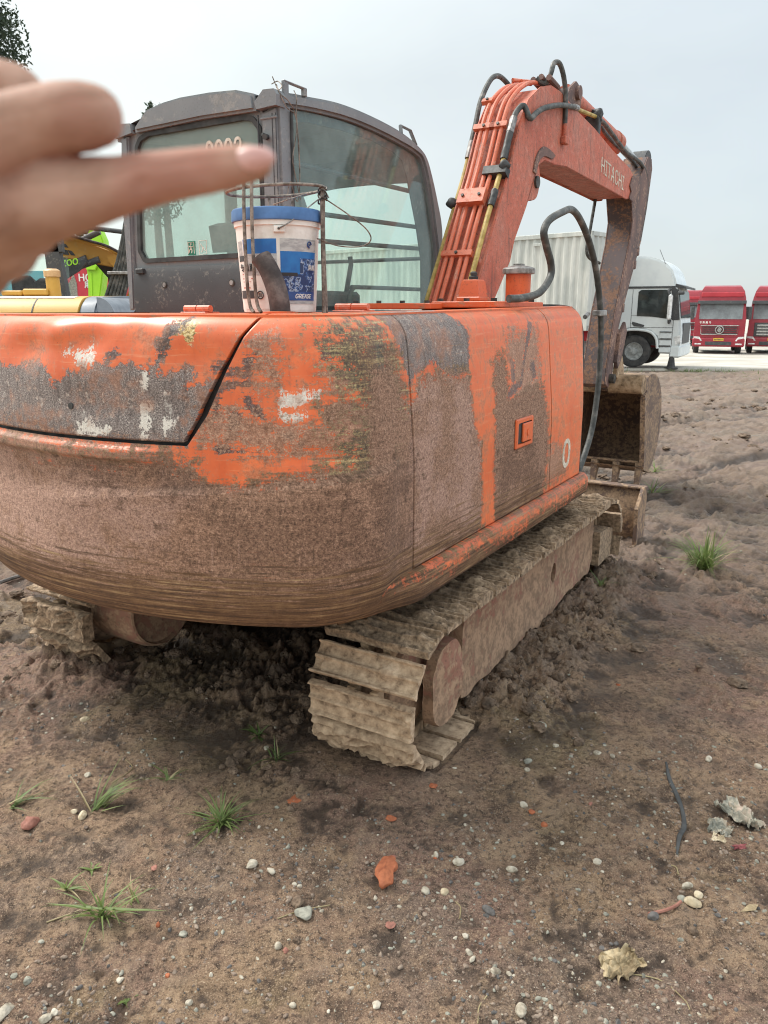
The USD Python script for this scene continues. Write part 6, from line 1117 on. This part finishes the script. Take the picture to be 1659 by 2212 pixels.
# dark cab
cy = 1.1; cx0, cx1 = A(-260, 560, D + cy)[0], A(150, 660, D + cy)[0]
obj('cab_body', [hull([(x, y, z) for (x, z) in ((A(118, 515, D + cy)[0], A(118, 480, D + cy)[2]), (A(112, 515, D + cy)[0] - .1, A(118, 515, D + cy)[2]), (A(150, 668, D + cy)[0], hz - .1), (A(128, 668, D + cy)[0] - .08, hz - .1)) for y in (cy, cy + .1)]), box(cx0, A(140, 600, D + cy)[0], cy, cy + .08, A(0, 545, D + cy)[2], A(0, 515, D + cy)[2] + .5)], M['cabdark'], yx)
obj('cab_lower', [box(cx0, A(30, 600, D + cy)[0] - .8, cy + .01, cy + .1, hz - .2, A(0, 575, D + cy)[2], .02), box(cx0, A(128, 600, D + cy)[0], cy + .01, cy + .1, hz - .3, A(0, 640, D + cy)[2], .02)], M['cabdark'], yx)
sx0, sx1 = A(28, 640, D + cy + .3)[0], A(90, 640, D + cy + .3)[0]
obj('seat', [hull([(sx0 + dx, cy + .3 + dy, z) for dx in (0., .26) for dy in (0, .08) for z in (hz - .1, hz + .18)] + [(sx0 + .06, cy + .34, hz + .25), (sx0 + .2, cy + .34, hz + .25)]), hull([(sx0 + .26 + dx, cy + .25 + dy, z) for dx in (0., .25) for dy in (0, .08) for z in (hz - .1, hz + .16)] + [(sx0 + .33, cy + .29, hz + .22), (sx0 + .45, cy + .29, hz + .22)])], M['black'], yx)
obj('cab_pane', box(cx0, A(118, 600, D + cy + .2)[0], cy + .62, cy + .625, hz - .1, A(0, 545, D + cy)[2]), M['glass'], yx)
# boom, seen nearly side on, dropping to the right
yb = 2.6
def PB(pts, y): return [(A(u, v_, D + y)[0], A(u, v_, D + y)[2]) for u, v_ in pts]
bm = obj('boom', prism(PB([(60, 470), (112, 500), (185, 524), (245, 545), (258, 556), (250, 578), (225, 574), (128, 555), (60, 540)], yb), yb, yb + .35, 'y', .01), M['yboom'], yx)
obj('boom_edge_pipe', tube([A(u, v_, D + yb - .03) for u, v_ in ((80, 478), (118, 500), (188, 523), (225, 533), (256, 548))], .02, 8, 4), M['yboom'], yx); obj('boom_edge_pipe', tube([A(u, v_, D + yb - .05) for u, v_ in ((60, 462), (122, 497), (190, 519), (228, 530), (258, 545))], .016, 8, 4), M['exhaust'], yx)
obj('check_decal', [prism(PB(q_, yb), yb - .004, yb - .001, 'y') for q_ in ([(112, 515), (120, 517), (134, 537), (146, 541), (150, 551), (132, 549), (118, 534)], [(119, 512), (127, 514), (132, 521), (124, 520)], [(134, 525), (142, 527), (148, 535), (139, 534)], [(146, 540), (155, 542), (163, 552), (153, 551)])], M['inkblack'], yx)
obj('boom_lug', prism(PB([(231, 553), (257, 545), (262, 560), (246, 578), (234, 565)], yb - .02), yb - .03, yb - .002, 'y', .006), M['yboom'], yx)
obj('boom_cylinder', [rod(A(100, 490, D + yb - .2), A(187, 492, D + yb - .2), .07, 16), rod(A(180, 490, D + yb - .2), A(284, 503, D + yb - .2), .028, 12)], M['cabdark'], yx); obj('boom_cylinder', [rod(A(215, 500, D + yb + .5), A(178, 518, D + yb + .5), .04, 12)], M['cabdark'], yx)
obj('lower_cylinder', [rod(A(135, 585, D + yb), A(190, 562, D + yb), .07, 14), rod(A(130, 590, D + yb), A(215, 560, D + yb), .04, 14)], M['cabdark'], yx)
obj('lower_boom_link', prism(PB([(215, 558), (246, 575), (262, 600), (255, 640), (236, 650), (232, 600), (205, 570)], yb + .3), yb + .3, yb + .5, 'y', .02), M['cabdark'], yx)
t = meshkit.text_mesh('ZOO', .11, .004, True); v = np.array(t.vertices); o1 = A(127, 570, D + 1.9); obj('dark_panel', prism(PB([(118, 556), (185, 567), (170, 585), (130, 610), (122, 590)], 2.0), 2.0, 2.04, 'y'), M['cabdark'], yx); obj('panel_lettering', tm(np.stack([o1[0] + v[:, 0] * .62, 1.97 - v[:, 2], o1[2] - .03 + v[:, 1] * .62 + v[:, 0] * .10], 1), t.faces), M['lime'], yx)
# hoses and pivot plate close behind the orange cab
hy = 1.4; hs_ = []
for k in range(6):
    a0, a1, a2 = (272 + 3.2 * k, 470), (250 + 6.5 * k, 575), (226 + 7.5 * k, 648 + 2.5 * k)
    obj('boom_hose', tube([A(a0[0] + 10, 430, D + hy + .02 * k), A(*a0, D + hy), A((a0[0] + a1[0]) / 2 + 2, 522, D + hy - .01 * k), A(*a1, D + hy), A(*a2, D + hy)], .019, 8, 6), M['hose'], yx)
obj('hose_clamp', [box(A(234, 590, D + hy)[0], A(282, 590, D + hy)[0], hy - .05, hy + .04, A(0, 593, D + hy)[2], A(0, 586, D + hy)[2], .006)], M['metal'], yx)
obj('pivot_plate', prism(PB([(292, 585), (262, 672), (264, 700), (330, 700), (330, 672)], 1.6), 1.6, 1.75, 'y', .01), M['yboom'], yx); obj('pivot_plate', prism(PB([(262, 500), (285, 470), (300, 480), (268, 560)], 1.9), 1.9, 2.0, 'y', .01), M['yboom'], yx)
# lime boom further off
D2 = 14.; lo = at(205, 900, D2); lm = thing('lime_boom', 'bright lime green digger arm standing upright behind the yellow machine', 'digger arm', (lo[0], lo[1], 0))
def LB(pts): return [(at(u, v_, D2)[0] - lo[0], at(u, v_, D2)[2]) for u, v_ in pts]
obj('arm', prism(LB([(196, 497), (219, 497), (229, 520), (232, 560), (216, 700), (198, 700), (196, 600), (188, 540)]), -.15, .15, 'y', .02), M['lime'], lm); obj('arm_lug', prism(LB([(190, 573), (220, 573), (214, 585), (196, 584)]), -.20, -.152, 'y', .01), M['lime'], lm); obj('arm_rib', prism(LB([(202, 590), (205, 590), (208, 690), (205, 690)]), -.165, -.152, 'y'), M['lime'], lm); obj('base', box(-.5, .5, -.4, .8, -.12, at(205, 690, D2)[2] + .05, .05), M['tyre'], lm)
D3 = 26.; ro = at(180, 900, D3); rb = thing('red_board', 'red hoarding panel with white lettering beyond the yellow boom', 'hoarding', (ro[0], ro[1], GZ))
def RB(u, v_): q = at(u, v_, D3); return q[0] - ro[0], q[2] - GZ
a0, a1 = RB(128, 640), RB(300, 571); obj('panel', box(a0[0], a1[0], 0, .12, .5, a1[1], .02), M['redboard'], rb); obj('posts', [box(x, x + .12, .02, .11, -.05, .6) for x in (a0[0] + .2, a1[0] - .4)], M['tyre'], rb)
t = meshkit.text_mesh('HOW', .20, .01, True); v = np.array(t.vertices); q_ = RB(169, 607); obj('lettering', tm(np.stack([q_[0] + v[:, 0] * 1.1, -.004 - v[:, 2], q_[1] + v[:, 1] * 1.1], 1), t.faces), M['white'], rb)
q1 = RB(183, 622); obj('lettering', [mv(cat_([tube([(x * .2, -.008, z * .2) for x, z in l], .022, 5) for l in CH[k + 1]]), (q1[0] + k * .24, 0, q1[1])) for k in range(2)], M['white'], rb)
obj('picture_shape', prism([RB(*q) for q in ((139, 640), (138, 618), (150, 610), (155, 598), (159, 592), (166, 612), (168, 640))], -.012, -.002, 'y'), M['stoneg'], rb)
p0, p1 = at(-60, 640, 16.), at(92, 590, 16.); ts = thing('teal_sheet', 'teal site sheet stretched behind the yellow cab', 'site fence', ((p0[0] + p1[0]) / 2, 16., -.12)); w2 = (p1[0] - p0[0]) / 2
obj('sheet', box(-w2, w2, 0, .04, .1, at(0, 585, 16.)[2] + .12, .01), M['teal'], ts); obj('post', [box(x, x + .06, .045, .1, 0, 2.4) for x in (-w2 + .1, 0, w2 - .2)], M['metal'], ts)


def tree(loc, trunk_h, crown, n, leaf, label, seed, mat='leaf', name='tree'):
    """crown: list of (x, y, z, rx, rz) lobes"""
    t_ = thing(name, label, 'tree', loc); s_ = np.random.default_rng(seed); top_ = max(c[2] for c in crown)
    tr_ = [tube([(0, 0, -.2), (.03, .02, trunk_h * .5), (.0, .0, trunk_h), (crown[0][0] * .3, 0, top_)], [.16 * trunk_h / 4, .12 * trunk_h / 4, .09 * trunk_h / 4, .02], 10, 4)] + [tube([(0, 0, min(trunk_h, c[2] - .3)), (c[0] * .6, c[1] * .6, c[2] - c[4] * .3), (c[0], c[1], c[2] + c[4] * .3)], [.05, .035, .012], 6, 4) for c in crown]
    obj('trunk', tr_, M['bark'], t_); w = np.array([(c[3] ** 2 * c[4]) ** .5 for c in crown]); k = s_.choice(len(crown), n, p=w / w.sum()); c = np.array(crown)[k]
    d = s_.normal(size=(n, 3)); d /= np.linalg.norm(d, axis=1)[:, None]; rr_ = s_.uniform(.25, 1., n) ** .45; p = c[:, :3] + d * rr_[:, None] * c[:, [3, 3, 4]]
    keep = meshkit.fbm(p * 1.4 / crown[0][3] * 2 + seed, 3, seed) > .42; p = p[keep]; m_ = len(p)
    a = s_.normal(size=(m_, 3)); a /= np.linalg.norm(a, axis=1)[:, None]; b_ = np.cross(a, s_.normal(size=(m_, 3))); b_ /= np.linalg.norm(b_, axis=1)[:, None]; L_ = leaf * s_.uniform(.6, 1.3, m_)[:, None]
    v = np.stack([p - a * L_, p + b_ * L_ * .45, p + a * L_, p - b_ * L_ * .45], 1).reshape(-1, 3); i = np.arange(m_) * 4
    obj('crown', tm(v, np.vstack([np.stack([i, i + 1, i + 2], 1), np.stack([i, i + 2, i + 3], 1)])), M[mat], t_)
p = at(-75, 60, 17.); tree((p[0], p[1], -.1), 5., [(0, 0, p[2] - .2, 1.15, 1.5), (.35, 0, p[2] - 1.5, 1.05, 1.2), (-.6, .3, p[2] + .4, 1.1, 1.3), (-.3, 0, p[2] - 3, 1.4, 1.6), (.1, .2, p[2] + 1.2, .75, .9)], 52000, .045, 'tall dark tree cut by the top left corner', 5)
for u, v_, lb, sd in ((322, 228, 'taller of two spindly treetops above the cab roof', 6), (345, 232, 'shorter of two spindly treetops above the cab roof', 7)):
    p = at(u, v_, 32.); q = at(u, 208 if sd == 6 else 214, 32.)[2]
    tree((p[0], p[1], -.15), q * .6, [(0, 0, q - .30, .17, .32), (-.14, 0, q - .62, .24, .25), (.18, 0, q - .8, .24, .3), (0, 0, q - 1.3, .5, .6), (.2, 0, q - 2.2, .8, .9), (-.3, 0, q - 3.2, 1.1, 1.2)], 2600, .09, lb, sd)
p = at(165, 500, 31.); tree((p[0], p[1], -.15), 2.4, [(0, 0, p[2] - .3, .6, .65), (-.6, 0, p[2] - .45, .65, .6), (.1, 0, p[2] - 1.3, .9, .8)], 3600, .09, 'dark round bush top showing behind the yellow boom', 8)

# ------------------------------------------------------------------ the hand, close to the lens
def cw(u, v_, d):
    """a point seen at (u, v_) and d metres along the view axis"""
    x, q = (u - 829.5) / FPX * d, -(v_ - 1106) / FPX * d
    return np.array([x, d * math.cos(PITCH) + q * math.sin(PITCH), CAM_H - d * math.sin(PITCH) + q * math.cos(PITCH)])
HD = .262
def J(u, v_, dd, r): return (cw(u, v_, HD + dd), r / 1000.)
chains = [
    [J(40, 448, .012, 15.), J(120, 425, .006, 14.2), J(185, 416, .003, 11.8), J(262, 402, .0, 9.4), J(298, 392, -.001, 9.1), J(345, 384, -.0015, 8.4), J(425, 371, -.001, 7.7), J(462, 366, -.001, 7.5), J(515, 357, 0, 6.7), J(553, 352, 0, 5.4)],
    [J(-60, 330, .0, 17.), J(20, 292, -.004, 13.), J(95, 262, -.006, 11.2), J(150, 254, -.008, 11.2), J(196, 252, -.008, 10.4)],
    [J(-140, 230, .01, 17.), J(-30, 190, .014, 10.5), J(35, 200, .014, 9.5), J(62, 235, .012, 9)],
    [J(-20, 500, .018, 15.), J(50, 480, .024, 13.), J(70, 470, .036, 10.5), J(20, 490, .050, 9.5), J(-40, 470, .05, 8.5)],
    [J(-60, 540, .024, 14.5), J(5, 535, .032, 12.5), J(25, 530, .044, 10.5), J(-30, 540, .058, 9.), J(-90, 520, .058, 8)],
    [J(-110, 590, .032, 12.5), J(-45, 590, .04, 10.5), J(-30, 585, .050, 9.), J(-80, 590, .06, 8.), J(-130, 570, .06, 7)]]
palm = [J(-330, 330, .01, 20), J(-340, 520, .02, 19), J(-90, 350, .004, 19), J(-10, 440, .008, 17), J(-40, 500, .018, 15.5), J(-80, 545, .026, 14.5), J(-140, 590, .034, 12.5)]
wrist = [J(-330, 420, .012, 25), J(-560, 500, .03, 26), J(-1100, 760, .06, 38)]
def ball(j): m_ = trimesh.creation.icosphere(2, j[1]); return np.array(m_.vertices) + j[0]
parts = [m3.Manifold.hull_points(np.vstack([ball(a), ball(b)])) for ch in chains + [wrist] for a, b in zip(ch[:-1], ch[1:])] + [m3.Manifold.hull_points(np.vstack([ball(j) for j in palm]))]
bd = parts[0]
for q in parts[1:]: bd = bd + q
bd = bd.refine_to_length(.0035).to_mesh(); hm = trimesh.Trimesh(np.array(bd.vert_properties[:, :3], float), np.array(bd.tri_verts), process=True); trimesh.smoothing.filter_taubin(hm, iterations=30)
cr = np.zeros(len(hm.vertices)); v = np.array(hm.vertices)
for (u, v_, dd) in ((305, 398, -.011), (300, 405, -.011), (440, 370, -.01), (75, 425, -.006)):
    d_ = np.linalg.norm(v - cw(u, v_, HD + dd), axis=1); cr += .0012 * np.exp(-(d_ / .004) ** 2)
hm.vertices = v - hm.vertex_normals * cr[:, None]
g = G('skin'); o = g.obj(); c = g.ramp(g.noise(o, 45, 5, .6), [(.38, (.27, .158, .113)), (.5, (.325, .197, .145)), (.62, (.375, .235, .178))])
c = g.mix(g.mul(g.bw(g.noise(o, 14, 3), .5, .68), .5), c, (.34, .165, .13))
skin_m = g.done(g.pbsdf(c, .72, specular_ior_level=.25, subsurface_weight=.08, subsurface_radius=(1., .35, .2), subsurface_scale=.006, normal=g.bump(g.noise(o, 420, 4, .6), .3, .0006)))
hb = cw(-330, 420, HD); hd = thing('person', 'blurred pointing hand with one finger stretched out across the left of the picture', 'person', tuple(hb))
obj('hand', mv(hm, -hb), skin_m, hd, smooth=True)
nc = cw(541, 338, HD - .004); nl = trimesh.creation.icosphere(3, 1.); nv = np.array(nl.vertices) * [.0082, .0040, .0042]; a_ = math.radians(8)
nv = nv @ np.array([[math.cos(a_), 0, math.sin(a_)], [0, 1, 0], [-math.sin(a_), 0, math.cos(a_)]]); obj('fingernail', tm(nv + nc + [0, .0005, -.001] - hb, nl.faces), simple('nail', [(.3, (.50, .27, .24)), (.7, (.56, .33, .30))], 90, .3), hd, smooth=True)
